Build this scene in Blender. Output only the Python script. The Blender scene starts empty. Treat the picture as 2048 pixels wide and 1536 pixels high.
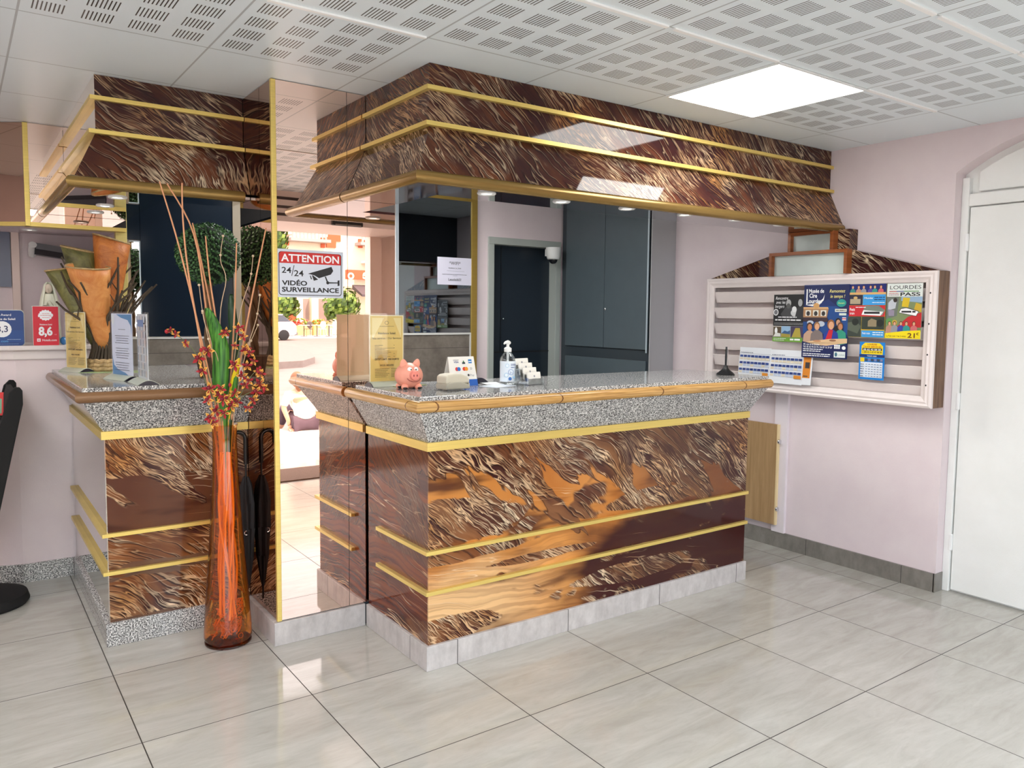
import bpy, bmesh, math, random
from mathutils import Vector, Matrix
random.seed(7)
C = bpy.context.scene.collection
SC = bpy.context.scene
# ---------------------------------------------------------------- camera
FPX, CX, CY, CAMZ = 1566.198, 1033.014, 747.389, 1.4702
YAW, PITCH, ROLL = 0.62133109, -0.07640464, 0.01050694
def cam_rot():
    cy, sy, cp, sp, cr, sr = math.cos(YAW), math.sin(YAW), math.cos(PITCH), math.sin(PITCH), math.cos(ROLL), math.sin(ROLL)
    fwd = Vector((sy*cp, cy*cp, sp)); right = Vector((cy, -sy, 0)); up = right.cross(fwd)
    r2 = right*cr + up*sr; u2 = up*cr - right*sr
    return r2, u2, fwd
R_, U_, F_ = cam_rot()
camd = bpy.data.cameras.new('camera'); cam = bpy.data.objects.new('camera', camd); C.objects.link(cam)
cam.matrix_world = Matrix(((R_.x, U_.x, -F_.x, 0), (R_.y, U_.y, -F_.y, 0), (R_.z, U_.z, -F_.z, CAMZ), (0, 0, 0, 1)))
camd.sensor_width = 36; camd.lens = FPX/2048*36
camd.shift_x = (1024-CX)/2048; camd.shift_y = (CY-768)/2048
camd.clip_start = 0.02; camd.clip_end = 300
SC.camera = cam
# pixel -> point on a plane of the room (2048x1536 frame)
def ray(px, py): return R_*((px-CX)/FPX) - U_*((py-CY)/FPX) + F_
O_ = Vector((0, 0, CAMZ))
def onx(px, py, x): d = ray(px, py); return O_ + d*(x/d.x)
def ony(px, py, y): d = ray(px, py); return O_ + d*(y/d.y)
def onz(px, py, z): d = ray(px, py); return O_ + d*((z-CAMZ)/d.z)
YM = 3.335                                    # plane of the mirrored column front
def virt(px, py, y):                          # something seen in that mirror, standing at world y
    p = ony(px, py, 2*YM-y); return Vector((p.x, y, p.z))
# ---------------------------------------------------------------- world, sun, exposure
w = bpy.data.worlds.new('sky'); SC.world = w; w.use_nodes = True
bg = w.node_tree.nodes['Background']; bg.inputs[0].default_value = (0.80, 0.90, 1.0, 1); bg.inputs[1].default_value = 2.7
sd = bpy.data.lights.new('sun', 'SUN'); sd.energy = 5.0; sd.angle = 0.01; sd.color = (1, 0.95, 0.86)
sun = bpy.data.objects.new('sun', sd); C.objects.link(sun)
sun.rotation_euler = Vector((-0.32, -0.48, -1.0)).to_track_quat('-Z', 'Y').to_euler()
vs = SC.view_settings; vs.view_transform = 'Standard'; vs.look = 'None'; vs.gamma = 1; vs.exposure = 1.12
vs.use_curve_mapping = False
PANEL_E = 6.5
# ---------------------------------------------------------------- node helpers
MATS = {}
def srgb(r, g, b):
    f = lambda c: (c/255/12.92) if c/255 <= .04045 else ((c/255+.055)/1.055)**2.4
    return (f(r), f(g), f(b))
class G:
    def __init__(s, name):
        s.m = bpy.data.materials.new(name); s.m.use_nodes = True; s.t = s.m.node_tree; s.N = s.t.nodes; s.L = s.t.links
        s.b = s.N['Principled BSDF']; s.out = s.N['Material Output']; MATS[name] = s.m
    def set(s, sock, v):
        if isinstance(v, bpy.types.NodeSocket): s.L.new(v, sock)
        elif isinstance(v, (tuple, list)) and len(v) == 3 and sock.type == 'RGBA': sock.default_value = (*v, 1)
        else: sock.default_value = v
    def node(s, typ, **kw):
        n = s.N.new(typ)
        for k, v in kw.items(): setattr(n, k, v)
        return n
    def math(s, op, a, b=0.0, c=0.0):
        n = s.node('ShaderNodeMath', operation=op); s.set(n.inputs[0], a); s.set(n.inputs[1], b); s.set(n.inputs[2], c); return n.outputs[0]
    def pos(s):
        if not hasattr(s, '_p'):
            g = s.node('ShaderNodeNewGeometry'); x = s.node('ShaderNodeSeparateXYZ'); s.L.new(g.outputs['Position'], x.inputs[0])
            s._p = (x.outputs[0], x.outputs[1], x.outputs[2]); s._pos = g.outputs['Position']; s._geo = g
        return s._p
    def obj(s): return s.node('ShaderNodeTexCoord').outputs['Object']
    def vec(s, x, y, z=0.0):
        n = s.node('ShaderNodeCombineXYZ'); s.set(n.inputs[0], x); s.set(n.inputs[1], y); s.set(n.inputs[2], z); return n.outputs[0]
    def noise(s, v, scale, detail=4, rough=.5, dist=0.0, col=False):
        n = s.node('ShaderNodeTexNoise'); s.L.new(v, n.inputs['Vector']); n.inputs['Scale'].default_value = scale
        n.inputs['Detail'].default_value = detail; n.inputs['Roughness'].default_value = rough; n.inputs['Distortion'].default_value = dist
        return n.outputs['Color' if col else 0]
    def mp(s, v, a, b, c=0.0, d=1.0, smooth=False):
        n = s.node('ShaderNodeMapRange'); n.clamp = True
        if smooth: n.interpolation_type = 'SMOOTHSTEP'
        s.set(n.inputs[0], v)
        for i, q in enumerate((a, b, c, d)): s.set(n.inputs[i+1], q)
        return n.outputs[0]
    def mix(s, f, a, b, blend='MIX'):
        n = s.node('ShaderNodeMix', data_type='RGBA', blend_type=blend); s.set(n.inputs[0], f); s.set(n.inputs[6], a); s.set(n.inputs[7], b); return n.outputs[2]
    def ramp(s, v, stops):
        n = s.node('ShaderNodeValToRGB'); s.L.new(v, n.inputs[0]); e = n.color_ramp.elements
        while len(e) < len(stops): e.new(.5)
        for i, (p, c) in enumerate(stops): e[i].position = p; e[i].color = (*c, 1)
        return n.outputs[0]
    def bump(s, h, strength=.3, dist=.01):
        n = s.node('ShaderNodeBump'); n.inputs['Strength'].default_value = strength; n.inputs['Distance'].default_value = dist
        s.L.new(h, n.inputs['Height']); s.L.new(n.outputs[0], s.b.inputs['Normal'])
    def p(s, col=None, rough=None, metal=None, spec=None, coat=None, emis=None, es=None, ior=None):
        for k, v in (('Base Color', col), ('Roughness', rough), ('Metallic', metal), ('Specular IOR Level', spec), ('Coat Weight', coat), ('Emission Color', emis), ('Emission Strength', es), ('IOR', ior)):
            if v is not None: s.set(s.b.inputs[k], v)
        return s
def M(name, col, rough=.5, metal=0., spec=.5, coat=None, noise=0., nscale=12.):
    """plain paint / plastic / metal with a faint procedural mottling; cached by name"""
    if name in MATS: return MATS[name]
    g = G(name)
    if noise > 0:
        n = g.noise(g.obj(), nscale, 4)
        g.p(g.mix(g.mp(n, .3, .7), tuple(c*(1-noise) for c in col), tuple(min(1, c*(1+noise)) for c in col)), rough, metal, spec, coat)
    else: g.p(col, rough, metal, spec, coat)
    return g.m
def RGB(r, g, b, rough=.45): return M('print_%d_%d_%d' % (r, g, b), srgb(r, g, b), rough)
def emis(name, col, strength):
    if name in MATS: return MATS[name]
    return G(name).p((.8, .8, .8), .5, emis=col, es=strength).m
def clear(name, tint=(1, 1, 1), gl=.08, rough=.02, fres=True):
    """clear or coloured transparent sheet: transparent body, fresnel gloss"""
    if name in MATS: return MATS[name]
    g = G(name); t = g.node('ShaderNodeBsdfTransparent'); t.inputs[0].default_value = (*tint, 1)
    gs = g.node('ShaderNodeBsdfGlossy'); gs.inputs['Roughness'].default_value = rough; gs.inputs[0].default_value = (1, 1, 1, 1)
    mx = g.node('ShaderNodeMixShader')
    if fres:
        lw = g.node('ShaderNodeLayerWeight'); lw.inputs[0].default_value = .28
        g.L.new(g.math('ADD', g.math('MULTIPLY', lw.outputs['Fresnel'], .8), gl*.3), mx.inputs[0])
    else: mx.inputs[0].default_value = gl
    g.L.new(t.outputs[0], mx.inputs[1]); g.L.new(gs.outputs[0], mx.inputs[2]); g.L.new(mx.outputs[0], g.out.inputs[0]); return g.m
# ---------------------------------------------------------------- mesh helpers
WM = {}
class MB:
    def __init__(s): s.b = bmesh.new(); s.mi = 0
    def face(s, pts):
        f = s.b.faces.new([s.b.verts.new(p) for p in pts]); f.material_index = s.mi; return f
    def box(s, x0, y0, z0, x1, y1, z1):
        v = [s.b.verts.new((x, y, z)) for z in (z0, z1) for y in (y0, y1) for x in (x0, x1)]
        for q in ((0, 2, 3, 1), (4, 5, 7, 6), (0, 1, 5, 4), (2, 6, 7, 3), (0, 4, 6, 2), (1, 3, 7, 5)):
            s.b.faces.new([v[i] for i in q]).material_index = s.mi
        return s
    def obox(s, c, u, v, w_):
        """box from a corner and three edge vectors"""
        c, u, v, w_ = map(Vector, (c, u, v, w_)); q = [c, c+u, c+u+v, c+v]
        return s.prism(q, w_)
    def prism(s, poly, ext):
        ext = Vector(ext); a = [s.b.verts.new(p) for p in poly]; c = [s.b.verts.new(Vector(p)+ext) for p in poly]; n = len(a)
        fs = [s.b.faces.new(a), s.b.faces.new(c[::-1])]
        for i in range(n): fs.append(s.b.faces.new((a[i], c[i], c[(i+1) % n], a[(i+1) % n])))
        for f in fs: f.material_index = s.mi
        return s
    def loft(s, rings, caps=True, closed=True):
        vr = [[s.b.verts.new(p) for p in r] for r in rings]; n = len(vr[0]); fs = []
        for a, c in zip(vr, vr[1:]):
            for i in range(n if closed else n-1): fs.append(s.b.faces.new((a[i], a[(i+1) % n], c[(i+1) % n], c[i])))
        if caps and closed: fs += [s.b.faces.new(vr[0][::-1]), s.b.faces.new(vr[-1])]
        for f in fs: f.material_index = s.mi
        return s
    def tube(s, pts, r, n=8, caps=True):
        pts = [Vector(p) for p in pts]; r = r if isinstance(r, (list, tuple)) else [r]*len(pts); rings = []; up = None
        for i, p in enumerate(pts):
            d = (pts[min(i+1, len(pts)-1)] - pts[max(i-1, 0)]).normalized()
            if up is None: up = d.orthogonal().normalized()
            else:
                up = up - d*up.dot(d); up = up.normalized() if up.length > 1e-6 else d.orthogonal().normalized()
            sd_ = d.cross(up)
            rings.append([p + (up*math.cos(2*math.pi*k/n) + sd_*math.sin(2*math.pi*k/n))*r[i] for k in range(n)])
        return s.loft(rings, caps)
    def lathe(s, prof, c=(0, 0, 0), n=24, caps=True, sx=1, sy=1):
        c = Vector(c)
        return s.loft([[c + Vector((r*math.cos(2*math.pi*k/n)*sx, r*math.sin(2*math.pi*k/n)*sy, z)) for k in range(n)] for r, z in prof], caps)
    def ell(s, c, rx, ry, rz, n=20, m=12, fn=None):
        c = Vector(c); rings = []
        for j in range(m+1):
            t = math.pi*(j/m*.98+.01); rr = []
            for k in range(n):
                d = Vector((math.sin(t)*math.cos(2*math.pi*k/n), math.sin(t)*math.sin(2*math.pi*k/n), -math.cos(t)))
                q = Vector((d.x*rx, d.y*ry, d.z*rz)); rr.append(c + (fn(d, q) if fn else q))
            rings.append(rr)
        return s.loft(rings)
    def build(s, name, mats, parent=None, smooth=False, bevel=0, seg=2, local=False, sub=0, solid=0, angle=40):
        bmesh.ops.recalc_face_normals(s.b, faces=s.b.faces[:])
        me = bpy.data.meshes.new(name)
        if parent is not None and not local:
            bmesh.ops.transform(s.b, matrix=WM[parent].inverted(), verts=s.b.verts[:])
        s.b.to_mesh(me); s.b.free()
        for m in (mats if isinstance(mats, (list, tuple)) else [mats]): me.materials.append(m)
        o = bpy.data.objects.new(name, me); C.objects.link(o)
        if smooth:
            for f in me.polygons: f.use_smooth = True
            if angle: me.set_sharp_from_angle(angle=math.radians(angle))
        if parent is not None: o.parent = parent; WM[o] = WM[parent]
        else: WM[o] = Matrix()
        if solid:
            md = o.modifiers.new('solid', 'SOLIDIFY'); md.thickness = solid; md.offset = 0
        if bevel:
            md = o.modifiers.new('bevel', 'BEVEL'); md.width = bevel; md.segments = seg; md.limit_method = 'ANGLE'; md.angle_limit = math.radians(35)
        if sub:
            md = o.modifiers.new('subd', 'SUBSURF'); md.levels = sub; md.render_levels = sub
        return o
def tag(o, label=None, cat=None, group=None, kind=None):
    for k, v in (('label', label), ('category', cat), ('group', group), ('kind', kind)):
        if v: o[k] = v
    return o
def thing(name, label, cat, loc=(0, 0, 0), rz=0, group=None):
    o = bpy.data.objects.new(name, None); C.objects.link(o); o.location = loc; o.rotation_euler = (0, 0, rz); o.empty_display_size = .1
    WM[o] = Matrix.Translation(loc) @ Matrix.Rotation(rz, 4, 'Z'); return tag(o, label, cat, group)
def copy_tree(o, parent=None, loc=None, rz=None):
    c = o.copy(); C.objects.link(c)
    if parent is not None: c.parent = parent
    if loc is not None: c.location = loc
    if rz is not None: c.rotation_euler = (0, 0, rz)
    for ch in [x for x in C.objects if x.parent == o]: copy_tree(ch, c)
    return c
def struct(o): o['kind'] = 'structure'; return o
# ---------------------------------------------------------------- lettering and printed sheets
TXT = {}
def text_mesh(txt, bold=0.0, sx=1.0, shear=0.0):
    """-> triangulated 2-D outline of a word at size 1, as (verts, faces, width)"""
    key = (txt, bold, shear)
    if key not in TXT:
        cu = bpy.data.curves.new('lettering', 'FONT'); cu.body = txt; cu.size = 1; cu.offset = bold; cu.shear = shear; cu.resolution_u = 3
        ob = bpy.data.objects.new('lettering', cu); me = bpy.data.meshes.new_from_object(ob)
        vs_ = [(v.co.x, v.co.y) for v in me.vertices]; fs = [tuple(p.vertices) for p in me.polygons]
        bpy.data.objects.remove(ob); bpy.data.curves.remove(cu); bpy.data.meshes.remove(me)
        x0 = min(v[0] for v in vs_); x1 = max(v[0] for v in vs_); y0 = min(v[1] for v in vs_); y1 = max(v[1] for v in vs_)
        TXT[key] = ([(v[0]-x0, v[1]) for v in vs_], fs, x1-x0, y0, y1)
    return TXT[key]
def print_on(parent, name, org, u, v, items, lift=.0004, local=False):
    """flat print: list of shapes in sheet coordinates (metres) laid just above the sheet, one mesh"""
    org, u, v = Vector(org), Vector(u).normalized(), Vector(v).normalized(); n = u.cross(v)
    b = MB(); mats = []; lay = 0
    def mi(c):
        m = RGB(*c) if isinstance(c, tuple) else c
        if m not in mats: mats.append(m)
        b.mi = mats.index(m)
    def P(x, y): return org + u*x + v*y + n*(lift+lay*.00012)
    for it in items:
        k = it[0]
        if k == 'r': _, x, y, ww, h, c = it; mi(c); b.face([P(x, y), P(x+ww, y), P(x+ww, y+h), P(x, y+h)])
        elif k == 'p':
            mi(it[2]); b.face([P(*q) for q in it[1]])
        elif k == 'e':
            _, x, y, rx, ry, c = it; mi(c); b.face([P(x+rx*math.cos(t*math.pi/9), y+ry*math.sin(t*math.pi/9)) for t in range(18)])
        elif k == 'l':                                  # thin rules standing for lines of unreadable small print
            _, x, y, ww, h, c = it; mi(c); xx = x; rr = random.Random(int(x*9999+y*77777))
            while xx < x+ww:
                d = min(rr.uniform(.004, .012)*max(1, h/.002), x+ww-xx); b.face([P(xx, y), P(xx+d, y), P(xx+d, y+h), P(xx, y+h)]); xx += d+h*.6
        elif k == 't':
            _, x, y, size, txt, c = it[:6]; al = it[6] if len(it) > 6 else 'L'; bold = it[7] if len(it) > 7 else 0; width = it[8] if len(it) > 8 else None; sh = it[9] if len(it) > 9 else 0
            mi(c); vs_, fs, wd, _, _ = text_mesh(txt, bold, 1, sh); sx = (width/wd) if width else size
            off = 0 if al == 'L' else (-wd*sx/2 if al == 'C' else -wd*sx)
            vv = [b.b.verts.new(P(x+off+a*sx, y+c_*size)) for a, c_ in vs_]
            for f in fs:
                try: b.b.faces.new([vv[i] for i in f]).material_index = b.mi
                except ValueError: pass
        lay += 1
    me = bpy.data.meshes.new(name)
    if parent is not None and not local: bmesh.ops.transform(b.b, matrix=WM[parent].inverted(), verts=b.b.verts[:])
    b.b.to_mesh(me); b.b.free()
    for m in mats: me.materials.append(m)
    o = bpy.data.objects.new(name, me); C.objects.link(o)
    if parent is not None: o.parent = parent; WM[o] = WM[parent]
    return o
def sheet(name, label, cat, org, u, v, ww, h, col, items, thick=.0012, group=None, curl=0.0):
    """a sheet of paper or card: org is its lower left corner on the face towards the reader"""
    org, u, v = Vector(org), Vector(u).normalized(), Vector(v).normalized(); n = u.cross(v)
    t = thing(name, label, cat, tuple(org), 0, group)
    b = MB(); b.obox(org-n*thick, u*ww, v*h, n*thick)
    b.build('paper', RGB(*col) if isinstance(col, tuple) else col, t)
    if items: print_on(t, 'print', org, u, v, items)
    return t
# ---------------------------------------------------------------- materials of the room
def laminate(name, mode):
    """glossy printed laminate: dark maroon with thin gold flow veins and, on the counter, orange sand"""
    g = G(name); x, y, z = g.pos(); u = g.math('SUBTRACT', x, y)
    base = g.vec(u, z, 0)
    def warp(scale, amt, seed):
        n = g.noise(g.vec(u, z, seed), scale, 2, .5, 0, True); s = g.node('ShaderNodeSeparateColor'); g.L.new(n, s.inputs[0])
        return g.math('MULTIPLY', g.math('SUBTRACT', s.outputs[0], .5), amt), g.math('MULTIPLY', g.math('SUBTRACT', s.outputs[1], .5), amt*.8)
    wu, wz = warp(1.3, .34, 0); vu, vz = warp(9, .035, 3)
    u2 = g.math('ADD', g.math('ADD', u, wu), vu); z2 = g.math('ADD', g.math('ADD', z, wz), vz)
    def stripes(angle, sl, sw, detail, rough, seed, d=0.0, dist=.15):
        c_, s_ = math.cos(angle), math.sin(angle)
        a = g.math('ADD', g.math('MULTIPLY', u2, c_*sl), g.math('MULTIPLY', z2, s_*sl))
        b_ = g.math('ADD', g.math('ADD', g.math('MULTIPLY', u2, -s_*sw), g.math('MULTIPLY', z2, c_*sw)), d)
        return g.noise(g.vec(a, b_, seed), 1.0, detail, rough, dist)
    def lines(n, wdt, c=.5): return g.mp(g.math('ABSOLUTE', g.math('SUBTRACT', n, c)), 0, wdt, 1, 0, True)
    ang = -.66 if mode == 'canopy' else -.62
    n1 = stripes(ang, 2.2, 24, 2.5, .55, 0); n1e = stripes(ang, 2.2, 24, 2.5, .55, 0, .09); n2 = stripes(ang-.10, 3.4, 46, 2.4, .55, 4); n2e = stripes(ang-.10, 3.4, 46, 2.4, .55, 4, .10); n3 = stripes(ang+.06, 5, 70, 2, .5, 9)
    l1 = lines(n1, .022); l2 = lines(n2, .027, .52); l3 = lines(n3, .05, .47)
    d1 = lines(n1e, .06); d2 = lines(n2e, .06, .52)
    pa = g.mp(g.noise(base, 2.3, 3, .55), .44, .60, 0, 1, True); pb = g.mp(g.noise(g.vec(u, z, 6), 3.1, 3, .55), .46, .58, 0, 1, True)
    veins = g.math('MAXIMUM', g.math('MULTIPLY', l1, g.math('ADD', .45, g.math('MULTIPLY', pa, .55))), g.math('MAXIMUM', g.math('MULTIPLY', l2, pb), g.math('MULTIPLY', g.math('MULTIPLY', l3, pa), .7)))
    dark = g.math('MAXIMUM', g.math('MULTIPLY', d1, .9), g.math('MULTIPLY', d2, g.math('MULTIPLY', pb, .8)))
    broad = g.mp(stripes(ang, 1.2, 7, 4, .6, 2), .40, .66, 0, 1, True)
    gold = g.mix(g.mp(g.noise(base, 3.1, 2), .35, .65), srgb(204, 146, 88), srgb(240, 214, 180))
    if mode == 'canopy':
        tan = g.mix(g.mp(g.noise(base, 1.6, 2), .4, .6), srgb(88, 46, 32), srgb(138, 80, 46))
        col = g.mix(g.math('MULTIPLY', broad, .5), g.mix(g.mp(g.noise(base, 1.0, 2), .35, .7), srgb(50, 24, 26), srgb(66, 34, 30)), tan)
        col = g.mix(dark, col, srgb(34, 15, 17)); col = g.mix(g.math('MULTIPLY', veins, .74), col, gold)
    else:
        t = g.math('MULTIPLY', g.math('ADD', u, 1.2), .5)                                # 0 left end .. 1 right end
        tc = g.math('MAXIMUM', t, 0)
        zz = g.math('ADD', z, g.math('MULTIPLY', g.math('SUBTRACT', g.noise(base, 2.6, 5, .6), .5), .30))
        rip = g.noise(g.vec(g.math('MULTIPLY', u2, 1.6), g.math('MULTIPLY', g.math('ADD', z2, g.math('MULTIPLY', u2, .06)), 46), 3), 1.0, 2, .5, .5)
        sandc = g.mix(g.mp(g.noise(base, 1.7, 3, .6), .38, .64), srgb(178, 108, 46), srgb(214, 146, 76))
        sandc = g.mix(g.math('MULTIPLY', g.mp(zz, .46, .30, 0, 1, True), g.mp(tc, .42, .12, 0, 1, True)), sandc, srgb(228, 184, 132))       # pale beach, lower left
        sandc = g.mix(g.mp(g.math('ADD', tc, g.math('MULTIPLY', g.math('SUBTRACT', g.noise(base, 1.6, 3), .5), .7)), .42, .72, 0, .85, True), sandc, srgb(104, 58, 38))
        rm = g.math('MULTIPLY', g.mp(rip, .56, .44), g.mp(zz, .58, .40, 0, .6, True))
        sandc = g.mix(rm, sandc, g.mix(.5, sandc, srgb(96, 46, 26)))
        pool = g.math('MULTIPLY', g.mp(g.math('ADD', t, g.math('MULTIPLY', g.math('SUBTRACT', g.noise(g.vec(u, g.math('MULTIPLY', z, 2.5), 2), 1.7, 3), .5), .8)), .30, .55, 0, 1, True), g.mp(zz, .53, .44, 0, 1, True))
        body = g.mix(pool, sandc, srgb(62, 26, 24))
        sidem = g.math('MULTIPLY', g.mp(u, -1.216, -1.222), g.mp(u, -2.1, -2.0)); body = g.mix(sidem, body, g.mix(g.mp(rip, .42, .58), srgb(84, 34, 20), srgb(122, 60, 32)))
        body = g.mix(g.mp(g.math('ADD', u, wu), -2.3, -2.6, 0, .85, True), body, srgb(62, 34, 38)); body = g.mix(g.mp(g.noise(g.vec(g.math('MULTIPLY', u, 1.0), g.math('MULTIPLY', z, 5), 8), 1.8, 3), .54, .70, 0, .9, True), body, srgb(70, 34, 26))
        edge = g.math('ADD', .70, g.math('MULTIPLY', g.math('SUBTRACT', stripes(ang-.1, 1.2, 8, 3, .55, 1), .5), 1.15))
        edge = g.math('ADD', edge, g.math('MULTIPLY', g.mp(tc, .25, .62, 0, -1, True), .10))
        top = g.mp(g.math('SUBTRACT', z, edge), -.015, .025, 0, 1, True)
        sw = g.noise(g.vec(u, g.math('MULTIPLY', z, 2.0), 5), 2.2, 3, .55, .3)
        swirl = g.mp(g.math('ADD', sw, g.math('MULTIPLY', stripes(-.25, 2, 12, 2, .5, 11), .12)), .635, .67, 0, 1, True)
        flow = g.math('MAXIMUM', top, swirl)
        wob = g.math('MULTIPLY', g.math('SUBTRACT', g.noise(g.vec(u, g.math('MULTIPLY', z, 2.2), 17), 5, 3, .6), .5), 1.7)
        for cu, cz, ru, rz in ((-1.14, .60, .42, .11), (-1.20, .47, .55, .04), (-1.12, .15, .26, .06), (-.02, .21, .42, .05), (-.62, .385, .30, .022), (.12, .56, .40, .05), (-3.1, .82, .5, .08), (-2.9, .42, .7, .07), (-2.9, .2, .8, .10)):
            du = g.math('DIVIDE', g.math('SUBTRACT', u, cu), ru); dz = g.math('DIVIDE', g.math('SUBTRACT', z, cz), rz)
            r2 = g.math('ADD', g.math('ADD', g.math('MULTIPLY', du, du), g.math('MULTIPLY', dz, dz)), wob)
            flow = g.math('MAXIMUM', flow, g.mp(r2, 1.0, .85, 0, 1, True))
        ground = g.mix(g.mp(tc, .05, .55), srgb(126, 74, 40), srgb(66, 36, 32)); ground = g.mix(g.mp(g.noise(base, 2.4, 2), .4, .6), ground, srgb(66, 34, 32))
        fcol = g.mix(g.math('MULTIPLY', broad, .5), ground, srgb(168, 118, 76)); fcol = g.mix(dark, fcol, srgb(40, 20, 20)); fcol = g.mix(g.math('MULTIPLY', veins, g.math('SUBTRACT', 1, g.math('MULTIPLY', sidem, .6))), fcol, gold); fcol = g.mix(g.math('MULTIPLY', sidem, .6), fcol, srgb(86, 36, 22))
        col = g.mix(flow, body, fcol)
        rimm = g.math('MULTIPLY', lines(g.math('SUBTRACT', z, edge), .010, .006), .8); col = g.mix(rimm, col, srgb(44, 22, 20))
        hz = lines(g.noise(g.vec(g.math('MULTIPLY', u2, .8), g.math('MULTIPLY', g.math('ADD', z2, g.math('MULTIPLY', u2, .12)), 15), 12), 1.0, 2, .5, .2), .008)
        hm = g.mp(g.noise(g.vec(u, z, 14), 1.9, 2), .52, .60, 0, .8, True)
        col = g.mix(g.math('MULTIPLY', hz, hm), col, gold)
    return g.p(col, 0.05 if mode == 'canopy' else .07, 0, .30 if mode == 'canopy' else .32).m
LAM_C = laminate('sand print laminate', 'counter'); LAM_K = laminate('flow vein laminate', 'canopy')
def granite():
    g = G('granite'); g.pos(); p = g._pos
    n = g.noise(p, 165, 3, .6); n2 = g.noise(p, 70, 2)
    col = g.ramp(n, [(.34, srgb(30, 30, 32)), (.43, srgb(104, 103, 104)), (.51, srgb(178, 177, 176)), (.60, srgb(242, 241, 238))])
    col = g.mix(g.mp(n2, .4, .62, 0, .35), col, srgb(110, 108, 106))
    return g.p(col, .09, 0, .5).m
GRAN = granite()
def floor_mat():
    g = G('polished porcelain tiles'); x, y, z = g.pos()
    fx = g.math('FRACT', g.math('DIVIDE', g.math('ADD', x, -1.0657+60), .6)); fy = g.math('FRACT', g.math('DIVIDE', g.math('ADD', y, -2.2171+60), .6))
    ex = g.math('MINIMUM', fx, g.math('SUBTRACT', 1, fx)); ey = g.math('MINIMUM', fy, g.math('SUBTRACT', 1, fy))
    gr = g.math('LESS_THAN', g.math('MINIMUM', ex, ey), .0032)
    ix = g.math('FLOOR', g.math('DIVIDE', g.math('ADD', x, -1.0657+60), .6)); iy = g.math('FLOOR', g.math('DIVIDE', g.math('ADD', y, -2.2171+60), .6))
    wn = g.node('ShaderNodeTexWhiteNoise', noise_dimensions='2D'); g.L.new(g.vec(ix, iy), wn.inputs[0])
    s = g.noise(g.vec(g.math('MULTIPLY', x, 2.0), g.math('MULTIPLY', y, 9), g.math('MULTIPLY', wn.outputs[0], 40)), 1.4, 6, .66, .6)
    f = g.noise(g.vec(g.math('MULTIPLY', x, 14), g.math('MULTIPLY', y, 50), 3), 1.0, 4, .6)
    col = g.ramp(s, [(.28, srgb(174, 170, 161)), (.5, srgb(187, 184, 176)), (.72, srgb(198, 196, 189))])
    col = g.mix(g.mp(f, .52, .75, 0, .3), col, srgb(166, 160, 150))
    col = g.mix(g.math('MULTIPLY', wn.outputs[0], .10), col, srgb(150, 142, 132))
    col = g.mix(gr, col, srgb(48, 44, 40))
    return g.p(col, g.mix(gr, (.075, .075, .075), (.6, .6, .6)), 0, .5).m
def tile_strip(name, a, b_, joint, off):
    g = G(name); x, y, z = g.pos(); q = g.math('ADD', x, y) if joint else x
    fx = g.math('FRACT', g.math('DIVIDE', g.math('ADD', q, 60-off), .6)) if joint else None
    n = g.noise(g.vec(g.math('MULTIPLY', q, 18), g.math('MULTIPLY', z, 9), 0), 1, 5, .65)
    col = g.mix(g.mp(n, .35, .68), a, b_)
    if joint: col = g.mix(g.math('LESS_THAN', fx, .006), col, srgb(60, 56, 54))
    return g.p(col, .35).m
PLINTH = tile_strip('grey plinth tile', srgb(176, 170, 168), srgb(204, 198, 196), True, .2)
BASEB = tile_strip('dark grey skirting tile', srgb(118, 113, 106), srgb(140, 134, 127), True, .43)
def wallpaint(name, a, b_):
    g = G(name); g.pos(); n = g.noise(g._pos, 4, 4, .6); f = g.noise(g._pos, 240, 2)
    g.p(g.mix(g.mp(n, .3, .7), a, b_), .7, 0, .3); g.bump(f, .25, .002); return g.m
LILAC = wallpaint('lilac wall paint', srgb(227, 211, 214), srgb(233, 219, 220))
WHITE = wallpaint('white gloss paint', srgb(236, 236, 232), srgb(242, 242, 239)); WHITE.node_tree.nodes['Principled BSDF'].inputs['Roughness'].default_value = .3
RACKW = M('cream rack paint', srgb(236, 224, 220), .4, noise=.02)
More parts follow.
